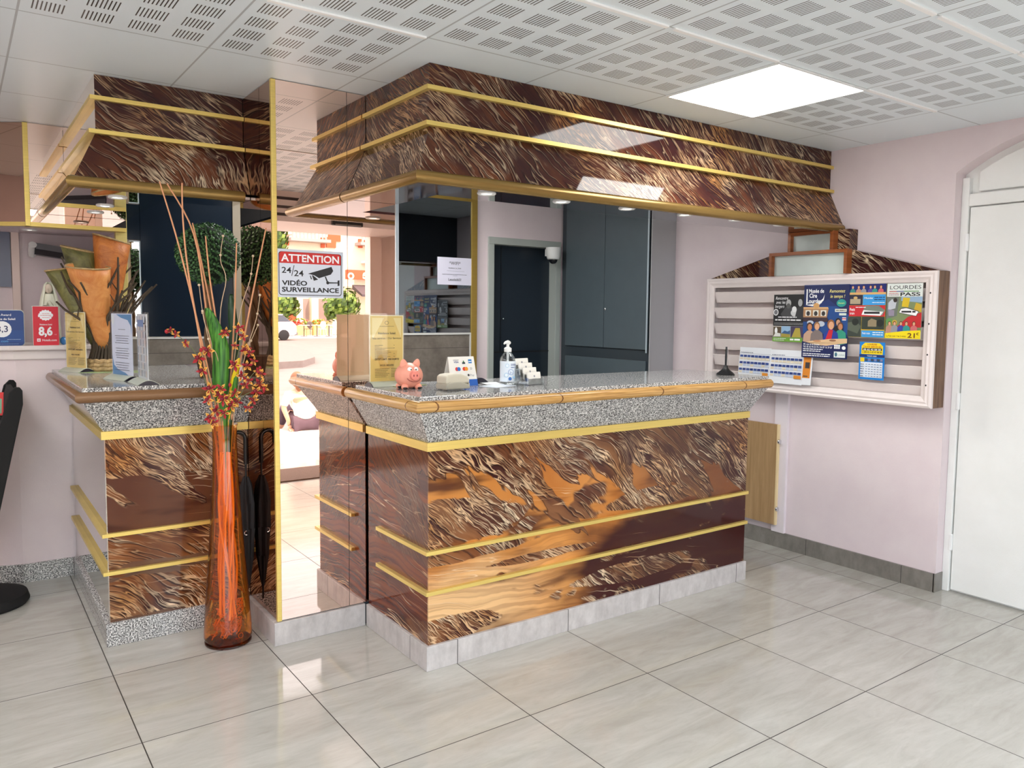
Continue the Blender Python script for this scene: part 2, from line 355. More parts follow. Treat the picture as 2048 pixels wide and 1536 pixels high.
def ceil_mat():
    g = G('perforated metal ceiling panels'); x, y, z = g.pos()
    qx = g.math('DIVIDE', g.math('ADD', x, 60-2.0), .6); qy = g.math('DIVIDE', g.math('ADD', y, 59-2.515), .59)
    fx = g.math('FRACT', qx); fy = g.math('FRACT', qy)
    ex = g.math('MINIMUM', fx, g.math('SUBTRACT', 1, fx)); ey = g.math('MINIMUM', fy, g.math('SUBTRACT', 1, fy))
    seam = g.math('LESS_THAN', g.math('MINIMUM', ex, ey), .006)
    gx = g.math('FRACT', g.math('MULTIPLY', g.math('SUBTRACT', fx, .025), 4/.95)); gy = g.math('FRACT', g.math('MULTIPLY', g.math('SUBTRACT', fy, .035), 4/.93))
    inx = g.math('MULTIPLY', g.math('GREATER_THAN', gx, .14), g.math('LESS_THAN', gx, .82)); iny = g.math('MULTIPLY', g.math('GREATER_THAN', gy, .14), g.math('LESS_THAN', gy, .80))
    sl = g.math('FRACT', g.math('MULTIPLY', g.math('SUBTRACT', gx, .14), 8/.68)); slot = g.math('LESS_THAN', sl, .36)
    body = g.math('MULTIPLY', g.math('LESS_THAN', ex, .475), 1)
    rim = g.math('MULTIPLY', g.math('GREATER_THAN', ex, .025), g.math('GREATER_THAN', ey, .03))
    # plain border strips along the canopies and the right wall
    reg = g.math('MAXIMUM', g.math('LESS_THAN', y, 2.515), g.math('MULTIPLY', g.math('LESS_THAN', x, 1.4), g.math('LESS_THAN', y, 3.105)))
    reg = g.math('MULTIPLY', reg, g.math('LESS_THAN', x, 3.8))
    hole = g.math('MULTIPLY', g.math('MULTIPLY', g.math('MULTIPLY', inx, iny), g.math('MULTIPLY', slot, rim)), reg)
    col = g.mix(g.math('MULTIPLY', seam, .55), srgb(234, 243, 247), srgb(130, 130, 130))
    col = g.mix(hole, col, srgb(70, 68, 66))
    return g.p(col, .38, .0, .5).m
PEACH = G('peach tinted mirror').p((.93, .70, .60), .006, 1.0).m
MIRR = G('clear mirror').p((.74, .70, .66), .01, 1.0).m
def gold_mat(name, c, rough, metal=.75):
    g = G(name); g.pos(); n = g.noise(g.vec(g.math('MULTIPLY', g._p[0], 3), g.math('MULTIPLY', g._p[1], 3), g.math('MULTIPLY', g._p[2], 90)), 2, 3)
    return g.p(g.mix(g.mp(n, .3, .7), tuple(q*.88 for q in c), c), rough, metal, .5).m
GOLD = gold_mat('brushed gold trim', srgb(236, 208, 118), .34, .45)
BRONZE = gold_mat('bronze gold rail', srgb(150, 120, 66), .26, .6); BRRAIL = gold_mat('brown varnished rail', srgb(134, 98, 66), .24, .1)
def bamboo():
    g = G('varnished bamboo'); x, y, z = g.pos(); q = g.math('ADD', x, y)
    n = g.noise(g.vec(g.math('MULTIPLY', q, 3), g.math('MULTIPLY', z, 160), g.math('MULTIPLY', g.math('SUBTRACT', x, y), 3)), 1, 4, .6)
    col = g.ramp(n, [(.3, srgb(150, 108, 60)), (.5, srgb(196, 150, 88)), (.7, srgb(218, 176, 112))])
    ring = g.math('LESS_THAN', g.math('FRACT', g.math('DIVIDE', g.math('ADD', q, 10.12), .62)), .012)
    return g.p(g.mix(ring, col, srgb(110, 70, 34)), .22, 0, .5).m
BAMB = bamboo()
def wood(name, a, b_, vert=True, rough=.4, k=40):
    g = G(name); x, y, z = g.pos(); q = g.math('ADD', x, y)
    n = g.noise(g.vec(g.math('MULTIPLY', q, k if vert else 3), g.math('MULTIPLY', z, 3 if vert else k), 0), 1, 4, .6, .4)
    return g.p(g.mix(g.mp(n, .3, .7), a, b_), rough).m
OAK = wood('light oak veneer', srgb(158, 124, 84), srgb(184, 150, 108)); DKWOOD = wood('dark rustic wood', srgb(84, 58, 42), srgb(142, 108, 84), True, .6, 60)
CHERRY = wood('cherry wood frame', srgb(128, 66, 28), srgb(164, 92, 44), False, .35)
FROST = M('frosted glass', srgb(196, 206, 200), .35, noise=.03)
def concrete():
    g = G('dark concrete tile'); g.pos(); n = g.noise(g._pos, 5, 6, .65); m_ = g.noise(g._pos, 26, 4, .6)
    x, y, z = g._p; jt = g.math('LESS_THAN', g.math('ABSOLUTE', g.math('SUBTRACT', z, 1.215)), .0015)
    col = g.mix(g.mp(n, .3, .7), srgb(92, 84, 76), srgb(132, 124, 114)); col = g.mix(g.mp(m_, .45, .7, 0, .4), col, srgb(84, 76, 68))
    return g.p(g.mix(jt, col, srgb(60, 56, 50)), .35).m
CONC = concrete()
NAVY = M('dark navy glass', srgb(20, 30, 42), .18, 0, .35)
TINT = G('dark tinted mirror').p((.20, .22, .235), .02, 1.0).m
CAB = M('anthracite cabinet paint', srgb(86, 98, 104), .32, noise=.03); CABF = M('anthracite carcass', srgb(58, 66, 72), .4)
DDOOR = M('dark blue door paint', srgb(28, 38, 48), .3); GREYF = M('grey green door frame', srgb(176, 182, 176), .4)
SOFFIT = G('dark glossy soffit').p(srgb(58, 38, 40), .05, 0, .8, coat=.6).m
BLACK = M('black plastic', srgb(18, 18, 19), .4); BLACKM = M('black felt', srgb(16, 16, 17), .85); CHROME = M('chrome', (.75, .75, .76), .12, 1.0)
WPLAS = M('white plastic', srgb(238, 238, 236), .35); ALU = M('pale aluminium', srgb(200, 214, 222), .3, .3)
ACR = clear('clear acrylic', (.985, .99, .99), .05, fres=False)
# ---------------------------------------------------------------- the room shell
ZC = 2.443
struct(MB().box(-1.7, -.75, -.12, 4.5, 5.9, 0).build('floor', floor_mat()))
struct(MB().box(-1.7, -.6, ZC, 4.5, 5.9, ZC+.1).build('ceiling', ceil_mat()))
# white bars lying in the ceiling grid
WB = M('white grid bar', srgb(252, 252, 250), .3)
for i, (x0, x1, y) in enumerate(((.83, 1.39, 2.515), (1.42, 1.99, 1.925), (2.02, 2.59, 1.925), (3.21, 3.79, 1.925), (2.02, 2.59, 1.335), (2.62, 3.19, 1.335), (3.21, 3.79, 1.335), (-.4, .18, 2.515), (.22, .80, 1.925), (.83, 1.39, 1.335))):
    struct(MB().box(x0, y-.008, ZC-.006, x1, y+.008, ZC+.002).build('trim_%d' % (i+1), WB))
# right wall with the arched niche of the white door
XR = 4.235
arc = [(1.45+math.sin(t)*1.0*.9999, 1.405+math.cos(t)*1.0) for t in [math.asin(.58)*(-1+2*i/20) for i in range(21)]]
out = [(-.6, 0), (.87, 0)] + [(a, z) for a, z in arc] + [(2.03, 0), (5.3, 0), (5.3, ZC), (-.6, ZC)]
struct(MB().prism([(XR, a, z) for a, z in out], (.115, 0, 0)).build('wall_right', LILAC))
b = MB(); b.box(XR+.106, .8, 0, XR+.25, 2.1, ZC); struct(b.build('wall_right_niche', WHITE))
d = thing('door_1', None, None, (XR+.09, 1.45, 0)); d['kind'] = 'structure'
b = MB(); b.box(XR+.07, 1.993, 0, XR+.115, 2.03, 2.2); b.box(XR+.07, .87, 0, XR+.115, .905, 2.2); b.box(XR+.07, .905, 2.052, XR+.115, 1.993, 2.115); b.build('door_frame', WHITE, d, bevel=.004)
MB().box(XR+.083, .908, .012, XR+.115, 1.988, 2.046).build('door_leaf', WHITE, d, bevel=.002)
b = MB()
o = [(1.45+math.sin(t)*.965, 1.405+math.cos(t)*.965) for t in [.551*(-1+2*i/16) for i in range(17)]]
b.prism([(XR+.085, a, z) for a, z in [(1.45-.505, 2.125)]+o+[(1.45+.505, 2.125)]], (.03, 0, 0)); b.build('transom_panel', WHITE, d, bevel=.006)
for z in (1.865, 1.03, .27): MB().lathe([(.0095, z-.045), (.011, z-.04), (.011, z+.04), (.0095, z+.045)], (XR+.078, 1.997, 0), 12).build('hinge', WPLAS, d)
# back wall with the dark office door
b = MB(); b.box(1.3, 5.0, 0, 3.345, 5.12, ZC); b.box(3.345, 5.0, 2.045, 3.955, 5.12, ZC); b.box(3.955, 5.0, 0, XR, 5.12, ZC); b.box(.80, 5.0, 0, 1.3, 5.12, ZC); struct(b.build('wall_back', LILAC))
d = thing('door_2', None, None, (3.65, 5.06, 0)); d['kind'] = 'structure'
b = MB(); b.box(3.30, 4.985, 0, 3.352, 5.10, 1.997); b.box(3.95, 4.985, 0, 4.0, 5.10, 1.997); b.box(3.30, 4.985, 1.997, 4.0, 5.10, 2.05); b.build('door_frame', GREYF, d, bevel=.003)
MB().box(3.352, 5.075, .01, 3.95, 5.105, 1.997).build('door_leaf', DDOOR, d)
b = MB(); b.box(3.352, 5.070, 1.165, 3.95, 5.0755, 1.175); b.box(3.47, 5.070, 1.175, 3.474, 5.0755, 1.99); b.build('door_groove', BLACK, d)
MB().ell((3.49, 5.065, 1.43), .008, .012, .008).build('door_knob', CHROME, d, True)
struct(MB().box(-1.7, 5.7, 0, .9, 5.82, ZC).build('wall_recess', LILAC)); struct(MB().box(.8, 5.1, 0, .86, 5.72, ZC).build('wall_recess_side', LILAC))
struct(MB().box(-1.72, -.6, 0, -1.6, 5.8, ZC).build('wall_left', LILAC))
# front wall: unseen storefront window added for daylight, and the sliding entrance
b = MB(); b.box(-1.7, -.6, 0, -1.45, -.48, ZC); b.box(1.05, -.6, 0, 1.35, -.48, ZC); b.box(3.42, -.6, 0, XR, -.48, ZC)
b.box(-1.45, -.6, 0, 1.05, -.48, .12); b.box(-1.45, -.6, 2.40, 3.42, -.48, ZC+.9); b.box(-1.7, -.6, ZC, 4.5, -.48, ZC+1.0); struct(b.build('wall_front', wallpaint('peach facade paint', srgb(232, 206, 190), srgb(238, 214, 200))))
b = MB(); b.box(1.35, -.47, 2.20, 3.44, .33, ZC); struct(b.build('trim_header', M('header cladding', srgb(226, 210, 202), .35, noise=.02)))
b = MB()
for z, yy in ((2.385, .335), (2.315, .335), (2.255, .335)): b.box(1.35, .32, z-.011, 3.44, yy, z+.011)
struct(b.build('trim_header_groove', M('dark groove', srgb(60, 46, 44), .5)))
struct(MB().box(-1.4, -.54, .12, 1.0, -.53, 2.40).build('added_window_1', clear('window glass', (.96, .98, .98), .05)))
b = MB(); b.box(3.30, -.52, 0, 3.42, -.40, 2.2); b.box(1.35, -.52, 0, 1.42, -.42, 2.2); struct(b.build('trim_jamb', M('peach door jamb', srgb(230, 206, 192), .35)))
# skirtings
struct(MB().box(4.222, 2.03, 0, XR, 5.0, .10).build('baseboard_right', BASEB)); struct(MB().box(4.222, 2.025, 0, 4.325, 2.035, .10).build('baseboard_niche', BASEB))
# ---------------------------------------------------------------- counters and canopies
def prof_strip(poly_fn, *a): pass
def ring_path(x0, y0, x1, y1, ks):
    """points of an L path (left side back -> front left corner -> right end) pushed outwards by k"""
def Lsheet(b, x0, y0, xr, yb, rows, end_x=None):
    """faces swept along an L (side + front) through rows of (k, z); end_x extends the right end by k"""
    def pt(i, k, z): return [(x0-k, yb, z), (x0-k, y0-k, z), (xr+(k*end_x if end_x else 0), y0-k, z)][i]
    for i in (0, 1):
        b.loft([[pt(i, k, z) for k, z in rows], [pt(i+1, k, z) for k, z in rows]], True)
def Lrail(b, x0, y0, xr, yb, k, z, r, n=14):
    """round rail with a mitred corner"""
    def ring(p, d):
        o = []
        for i in range(n):
            t = 2*math.pi*i/n; c, s = math.cos(t)*r, math.sin(t)*r
            if d == 'y': o.append((p[0]-c, p[1], p[2]+s))
            elif d == 'x': o.append((p[0], p[1]-c, p[2]+s))
            else: o.append((p[0]-c, p[1]-c, p[2]+s))
        return o
    b.loft([ring((x0-k, yb, z), 'y'), ring((x0-k, y0-k, z), 'm'), ring((xr, y0-k, z), 'x')])
def Lbox(b, x0, y0, xr, yb, k, z0, z1, t=.02):
    Lsheet(b, x0, y0, xr, yb, [(k, z0), (k, z1), (k-t, z1), (k-t, z0)])
def counter(label, x0, y0, xr, yb, top_y, front, side, rail, plinth, strips=True, cap=0.0, sy=None, rail_x=None, plk=.014):
    t = thing('reception_counter', label, 'counter', ((x0+xr)/2, (y0+top_y)/2, 0), 0, None)
    MB().box(x0+.004, y0, .1, xr, y0+.02, .95).build('front_panel', front, t)
    MB().box(x0, y0, .1, x0+.004, yb, .95).build('side_panel', side, t)
    MB().box(x0+.03, y0+.03, .0, xr-.001, yb-.002, .94).build('carcass', M('dark chipboard', srgb(60, 40, 34), .7), t)
    b = MB(); Lsheet(b, x0, y0, xr, yb, [(0, .945), (.092, 1.092), (.092, 1.118), (.03, 1.118), (-.03, .945)], cap); b.build('apron', GRAN, t)
    b = MB(); kk = .088; b.box(x0-kk, y0-kk, 1.115, xr+cap*kk, top_y, 1.145); b.box(.745, top_y-.001, 1.115, xr, 4.985, 1.145) if top_y > 4 else None; b.build('worktop', GRAN, t, bevel=.003)
    b = MB(); Lrail(b, x0, y0, rail_x or xr+cap*kk, yb, .094, 1.106, .0235); b.build('rail', rail, t, True)
    b = MB(); Lbox(b, x0, y0, xr, yb, .012, .913, .948, .012); b.build('gold_strip', GOLD, t)
    for z in (.487, .319):
        b = MB(); Lbox(b, x0, y0, xr, yb if sy is None else sy, .02, z, z+.016, .02); b.build('gold_strip', GOLD, t)
    b = MB(); Lbox(b, x0, y0, xr+.006, yb, plk, 0, .104, .03); b.build('plinth', plinth, t, bevel=.002)
    return t
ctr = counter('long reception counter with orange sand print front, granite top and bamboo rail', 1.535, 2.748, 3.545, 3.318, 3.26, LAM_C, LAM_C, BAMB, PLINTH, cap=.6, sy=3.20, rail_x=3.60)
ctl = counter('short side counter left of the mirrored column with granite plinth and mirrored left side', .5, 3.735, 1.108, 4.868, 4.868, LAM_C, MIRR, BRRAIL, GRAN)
def canopy(label, x0, y0, xr, yb, rect, side, rail, under):
    t = thing('canopy', label, 'canopy', ((x0+xr)/2, y0+.1, ZC-.002))
    b = MB(); b.face([(x0, y0, 2.205), (xr, y0, 2.205), (xr, y0, ZC-.001), (x0, y0, ZC-.001)]); b.build('fascia', LAM_K, t)
    b = MB(); b.face([(x0, y0, 2.205), (x0-.098, y0-.098, 1.995), (xr, y0-.098, 1.995), (xr, y0, 2.205)]); b.build('sloped_fascia', LAM_K, t)
    b = MB(); b.face([(x0, yb, 2.205), (x0, y0, 2.205), (x0, y0, ZC-.001), (x0, yb, ZC-.001)]); b.face([(x0, yb, 2.205), (x0-.098, yb, 1.995), (x0-.098, y0-.098, 1.995), (x0, y0, 2.205)]); b.build('side_fascia', side, t)
    for k, z, th in ((.02, 2.337, .017), (.028, 2.198, .017)):
        b = MB(); Lbox(b, x0, y0, xr, yb, k, z, z+th, k); b.build('gold_strip', GOLD, t)
    b = MB(); Lrail(b, x0, y0, xr-.03, yb, .103, 1.982, .0245); b.build('rail', rail, t, True)
    b = MB()
    for r in rect: b.box(*r[:2], 1.972, *r[2:], 1.984)
    b.build('soffit', under, t)
    b = MB()
    for r in rect: b.box(max(r[0], x0+.01), max(r[1], y0+.01), 1.984, r[2], r[3], ZC-.001)
    b.build('core', CABF, t)
    return t
canopy('long canopy with gold strips over the main reception counter', 1.537, 2.75, XR-.001, 3.33, [(1.44, 2.655, XR-.002, 2.96), (1.44, 2.96, 1.69, 3.33)], LAM_K, BRONZE, SOFFIT)
canopy('short canopy with a mirrored left side above the side counter', .503, 3.735, 1.108, 4.89, [(.405, 3.64, 1.108, 3.95), (.405, 3.95, .80, 4.89)], MIRR, BRONZE, MIRR)
def downlight(x, y, label):
    t = thing('recessed_downlight', label, 'lamp', (x, y, 1.972), 0, 'downlights under the canopies')
    MB().lathe([(.040, 1.974), (.040, 1.969), (.036, 1.966), (.028, 1.967), (.024, 1.971), (.024, 1.974)], (x, y, 0), 24).build('trim_ring', WPLAS, t, True)
    MB().lathe([(.0235, 1.9735), (.0235, 1.9705)], (x, y, 0), 20).build('bulb', emis('downlight bulb', (1, .95, .86), 2.0), t)
for i, (x, y) in enumerate(((1.83, 2.785), (2.22, 2.77), (2.60, 2.75), (2.975, 2.73), (3.33, 2.70), (3.69, 2.69))):
    downlight(x, y, ['small white downlight at the left end of the long canopy', 'second small white downlight from the left under the long canopy', 'third small white downlight from the left under the long canopy', 'third small white downlight from the right wall under the long canopy', 'second small white downlight from the right wall under the long canopy', 'small white downlight under the long canopy closest to the right wall'][i])
for i, (x, y) in enumerate(((.61, 3.937), (.61, 4.294), (.61, 4.612))):
    downlight(x, y, ['small white downlight at the front of the short canopy', 'middle small white downlight under the short canopy', 'small white downlight at the back of the short canopy'][i])
# ---------------------------------------------------------------- mirrored column
t = thing('mirrored_column', 'square column clad in peach mirror with a gold corner strip between the counters', 'column', (1.4, 3.56, 0))
MB().box(1.116, YM+.006, .0, 1.684, 3.80, ZC-.001).build('core', CABF, t)
MB().box(1.124, YM, .108, 1.444, YM+.006, ZC-.003).build('mirror_panel', PEACH, t)
MB().box(1.4465, YM, .108, 1.690, YM+.006, ZC-.003).build('mirror_panel', PEACH, t)
SMOKE = G('bronze tinted mirror').p((.52, .34, .26), .006, 1.0).m
MB().box(1.11, YM+.004, .108, 1.116, 3.50, ZC-.003).build('mirror_panel', SMOKE, t); MB().box(1.11, 3.503, .108, 1.116, 3.80, ZC-.003).build('mirror_panel', SMOKE, t)
MB().box(1.105, YM-.006, .106, 1.126, YM+.012, ZC-.003).build('corner_strip', GOLD, t, bevel=.002)
MB().box(1.684, YM-.004, .1, 1.700, YM+.03, ZC-.003).build('edge_profile', ALU, t)
b = MB(); b.box(1.09, YM-.012, 0, 1.52, YM+.02, .104); b.box(1.09, YM+.02, 0, 1.116, 3.722, .104); b.build('plinth', PLINTH, t, bevel=.002)
# ---------------------------------------------------------------- peach mirror bulkhead, mantle, recess
t = thing('mirrored_bulkhead', 'peach mirrored bulkhead with gold trim above the mantle', 'bulkhead', (.5, 5.0, ZC-.002))
MB().box(.335, 4.90, 1.925, .80, 4.906, ZC-.002).build('mirror_panel', PEACH, t)
MB().obox((.325, 4.904, 1.925), (-.55, .42, 0), (0, .006, 0), (0, 0, ZC-.002-1.925)).build('mirror_panel', SMOKE, t)
b = MB(); b.box(.318, 4.892, 1.905, .342, 4.915, ZC-.003); b.build('corner_strip', GOLD, t, bevel=.002)
b = MB(); b.box(.318, 4.893, 1.905, .80, 4.985, 1.926); b.obox((.325, 4.895, 1.905), (-.55, .42, 0), (.02, .03, 0), (0, 0, .021)); b.build('bottom_strip', GOLD, t)
b = MB(); b.prism([(.335, 4.907, 1.926), (.80, 4.907, 1.926), (.80, 4.985, 1.926), (-.15, 5.3, 1.926)], (0, 0, ZC-.003-1.926)); b.build('core', CABF, t)
t = thing('mantle', 'lilac half wall with a moulded white shelf behind the side counter', 'shelf', (.4, 4.95, 0))
b = MB(); b.prism([(.25, 4.885, 0), (.72, 4.885, 0), (.72, 5.25, 0), (-.7, 5.62, 0), (-.7, 5.25, 0)], (0, 0, 1.20)); b.build('body', LILAC, t)
b = MB(); b.prism([(.24, 4.872, 1.20), (.73, 4.872, 1.20), (.73, 5.25, 1.20), (-.7, 5.64, 1.20), (-.7, 5.23, 1.20)], (0, 0, .05)); b.build('moulding', M('white shelf paint', srgb(232, 222, 220), .4), t, bevel=.006)
b = MB(); b.prism([(.22, 4.845, 1.25), (.74, 4.845, 1.25), (.74, 5.25, 1.25), (-.7, 5.66, 1.25), (-.7, 5.20, 1.25)], (0, 0, .026)); b.build('shelf_board', M('white shelf paint', (1, 1, 1)), t, bevel=.006)
b = MB(); b.prism([(.248, 4.872, 0), (.484, 4.872, 0), (.484, 4.89, 0), (.25, 4.89, 0)], (0, 0, .10)); b.prism([(.248, 4.872, 0), (.25, 4.89, 0), (-.7, 5.25, 0), (-.7, 5.235, 0)], (0, 0, .10)); b.build('skirting', GRAN, t)
struct(MB().box(-1.6, 5.25, 1.93, .8, 5.7, 1.99).build('ceiling_recess', LILAC))
downlight_r = thing('recessed_downlight', 'small white downlight in the recess above the mantle', 'lamp', (.37, 5.4, 1.93), 0, 'downlights under the canopies')
MB().lathe([(.040, 1.931), (.040, 1.926), (.034, 1.923), (.024, 1.928)], (.37, 5.4, 0), 24).build('trim_ring', WPLAS, downlight_r, True)
MB().lathe([(.0238, 1.9305), (.0238, 1.927)], (.37, 5.4, 0), 20).build('bulb', emis('downlight bulb', (1, 1, 1), 2), downlight_r)
t = thing('wall_unit', 'long dark wall unit with a pale rounded left end in the recess above the mantle', 'wall unit', (.6, 5.7, 1.8))
b = MB(); b.prism([(.405, 5.695, 1.865), (.405, 5.58, 1.865), (.405, 5.56, 1.83), (.405, 5.60, 1.80), (.405, 5.695, 1.80)], (.395, 0, -.05)); b.build('casing', M('dark unit grey', srgb(44, 44, 48), .35), t)
b = MB(); b.tube([(.395, 5.66, 1.80), (.395, 5.57, 1.855)], .022, 12); b.build('end_cap', WPLAS, t, True)
b = MB(); b.prism([(.41, 5.578, 1.868), (.41, 5.558, 1.832), (.41, 5.564, 1.83), (.41, 5.584, 1.868)], (.385, 0, -.05)); b.build('front_strip', M('grey metal strip', srgb(120, 120, 124), .3), t)
tag(MB().box(-.2, 5.675, 1.60, .285, 5.695, 1.98).build('wall_screen', M('slate blue panel', srgb(112, 118, 140), .35)), 'slate blue flat panel on the recess wall at the far left', 'panel')
struct(MB().box(.29, 5.67, 1.27, .33, 5.70, 1.93).build('trim_post', M('peach post', srgb(238, 216, 206), .5)))
# ---------------------------------------------------------------- back wall panelling
t = thing('tinted_mirror', 'dark tinted wall mirror in a gold frame behind the main counter', 'mirror', (2.4, 4.99, 1.3))
MB().box(1.75, 4.975, 1.325, 3.135, 4.985, 2.29).build('glass', TINT, t)
b = MB(); b.box(3.135, 4.965, 0, 3.185, 4.998, 2.315); b.box(1.72, 4.965, 2.29, 3.135, 4.998, 2.315); b.build('frame', gold_mat('antique gold frame', srgb(176, 146, 70), .35, .5), t, bevel=.002)
t = thing('wall_panel', 'dark concrete look panelling with a pale edge trim below the tinted mirror', 'panel', (2.4, 4.98, 0))
MB().box(1.72, 4.972, 0, 3.122, 4.998, 1.312).build('panel', CONC, t); b = MB(); b.box(1.72, 4.966, 1.312, 3.134, 4.998, 1.326); b.box(3.122, 4.966, 0, 3.134, 4.998, 1.312); b.build('edge_trim', M('pale grey trim', srgb(206, 204, 200), .35), t)
t = thing('wall_panel', 'dark concrete look panelling with a pale edge trim behind the topiary ball', 'panel', (1.1, 4.99, 1.145))
MB().box(.83, 4.986, 1.146, 1.60, 4.998, 1.30).build('panel', CONC, t); MB().box(.83, 4.982, 1.30, 1.60, 4.998, 1.314).build('edge_trim', M('pale grey trim', (1, 1, 1)), t)
t = thing('dark_glass_panel', 'dark navy glass panel behind the topiary ball', 'panel', (1.15, 4.99, 1.3))
MB().box(.885, 4.978, 1.315, 1.405, 4.998, 2.42).build('glass', NAVY, t); MB().box(.815, 4.980, 1.872, .884, 4.998, 2.42).build('side_glass', NAVY, t); b = MB(); b.box(1.405, 4.97, 1.315, 1.46, 4.998, 2.42); b.build('frame', M('taupe frame', srgb(140, 128, 110), .4), t)
t = thing('narrow_mirror', 'narrow upright mirror strip beside the gold post', 'mirror', (.856, 4.99, 1.3))
MB().box(.832, 4.984, 1.315, .878, 4.996, 1.86).build('glass', MIRR, t); b = MB(); b.box(.828, 4.980, 1.86, .884, 4.998, 1.866); b.box(.878, 4.98, 1.315, .884, 4.998, 1.86); b.build('frame', ALU, t)
tag(MB().box(.752, 4.955, 1.15, .812, 5.0, 2.40).build('gold_post', gold_mat('pale gold post', srgb(226, 208, 132), .35, .4), bevel=.003), 'upright gold post on the back wall left of the narrow mirror strip', 'post')
# ---------------------------------------------------------------- office cabinet on the right wall
t = thing('office_cabinet', 'tall anthracite built-in cabinet beside the dark office door', 'cabinet', (4.12, 4.5, 0))
MB().box(4.012, 3.97, 0, XR-.001, 4.98, 2.43).build('carcass', CABF, t)
for y0, y1, k in ((4.005, 4.452, 1), (4.458, 4.915, 0)):
    d = MB().box(3.995, y0, 1.222, 4.012, y1, 2.30).build('door', CAB, t, bevel=.002)
    if k: MB().ell((3.988, 4.43, 1.513), .010, .010, .012).build('knob', CHROME, d, True)
MB().box(3.998, 4.005, .70, 4.012, 4.915, 1.140).build('lower_door', CAB, t, bevel=.002); MB().box(3.992, 3.990, 1.20, 3.998, 4.003, 2.31).build('edge_profile', ALU, t)
MB().box(3.995, 3.962, 0, XR-.001, 3.97, 2.43).build('end_panel', M('pale grey laminate', srgb(176, 176, 178), .4), t)
t = thing('dome_camera', 'white dome security camera mounted high beside the dark office door', 'camera', (3.875, 4.99, 1.9))
b = MB(); b.lathe([(.058, 1.995), (.060, 1.99), (.054, 1.925), (.048, 1.905), (.036, 1.90)], (3.868, 4.92, 0), 24); b.box(3.845, 4.92, 1.93, 3.891, 4.998, 1.985); b.build('housing', WPLAS, t, True)
MB().ell((3.868, 4.92, 1.90), .034, .034, .034).build('dome', M('smoked dome', srgb(16, 18, 24), .08), t, True)
# ---------------------------------------------------------------- lights in the ceiling
def light_panel(x0, y0, label):
    t = thing('ceiling_light', label, 'ceiling light', (x0+.3, y0+.295, ZC), 0, 'square ceiling light panels')
    b = MB(); e = .588
    for r in ((0, 0, .6, .008), (0, .582, .6, .59), (0, .008, .008, .582), (.592, .008, .6, .582)): b.box(x0+r[0], y0+r[1], ZC-.008, x0+r[2], y0+r[3], ZC-.0005)
    b.build('frame', WPLAS, t)
    MB().box(x0+.008, y0+.008, ZC-.006, x0+.592, y0+.582, ZC-.0005).build('diffuser', emis('lit diffuser', (1, .99, .96), PANEL_E), t)
light_panel(2.6, 1.925, 'bright square ceiling light panel above the floor in front of the main counter')
for x, y, lab in ((-1.0, 3.105, 'added unseen ceiling light panel over the brochure stand side of the room'), (-1.0, 1.925, 'added unseen ceiling light panel halfway along the left wall'), (-1.0, .745, 'added unseen ceiling light panel near the front window'), (.2, .155, 'added unseen ceiling light panel just inside the storefront'), (2.0, 3.99, 'added unseen ceiling light panel in the office behind the long canopy'), (1.4, 3.99, 'added unseen ceiling light panel in the office behind the mirrored column'), (2.0, 3.4, 'added unseen ceiling light panel directly behind the core of the long canopy')):
    light_panel(x, y, lab)  # panels out of view, added to brighten the room and the office
# ---------------------------------------------------------------- signs and notices
WT = (236, 238, 244)
def warn():
    o = Vector((1.121, YM-.004, 1.531)); W, H = .302, .206
    t = sheet('warning_sign', 'red and white video surveillance sign with a camera drawing stuck on the mirrored column', 'sign', o, (1, 0, 0), (0, 0, 1), W, H, (214, 218, 230), [], .003)
    K = (30, 30, 36); it = []
    def rr(x, y, w, h, r, c):
        p = []
        for cx, cy, a0 in ((x+w-r, y+h-r, 0), (x+r, y+h-r, 90), (x+r, y+r, 180), (x+w-r, y+r, 270)):
            for k in range(6): a = math.radians(a0+k*18); p.append((cx+r*math.cos(a), cy+r*math.sin(a)))
        return ('p', p, c)
    it += [rr(.009, .009, W-.018, H-.02, .012, K), rr(.012, .012, W-.024, H-.026, .010, (222, 226, 238))]
    it += [('p', [(.012, .146), (W-.012, .146), (W-.012, .186), (W-.020, .194), (.020, .194), (.012, .186)], (208, 42, 40))]
    it += [('t', W/2, .154, .044, 'ATTENTION', (250, 246, 248), 'C', .024, .262)]
    it += [('t', .022, .104, .036, '24', K, 'L', .012, .042), ('t', .076, .092, .036, '24', K, 'L', .012, .042), ('p', [(.064, .092), (.067, .092), (.078, .138), (.075, .138)], K)]
    it += [('t', .022, .052, .028, 'VIDÉO', K, 'L', .03, .112), ('t', .022, .024, .028, 'SURVEILLANCE', K, 'L', .03, .258)]
    it += [('p', [(.138, .104), (.246, .138), (.254, .120), (.243, .104), (.188, .086), (.166, .098)], K), ('p', [(.156, .098), (.160, .098), (.184, .080), (.164, .074)], K), ('p', [(.146, .096), (.150, .096), (.156, .080), (.151, .080)], K),
           ('p', [(.214, .094), (.220, .094), (.230, .070), (.224, .068)], K), ('e', .228, .067, .007, .007, K), ('p', [(.228, .064), (.276, .066), (.276, .070), (.228, .070)], K), ('p', [(.274, .054), (.283, .056), (.283, .080), (.274, .078)], K)]
    print_on(t, 'print', o, (1, 0, 0), (0, 0, 1), it)
warn()
K = (24, 24, 30)
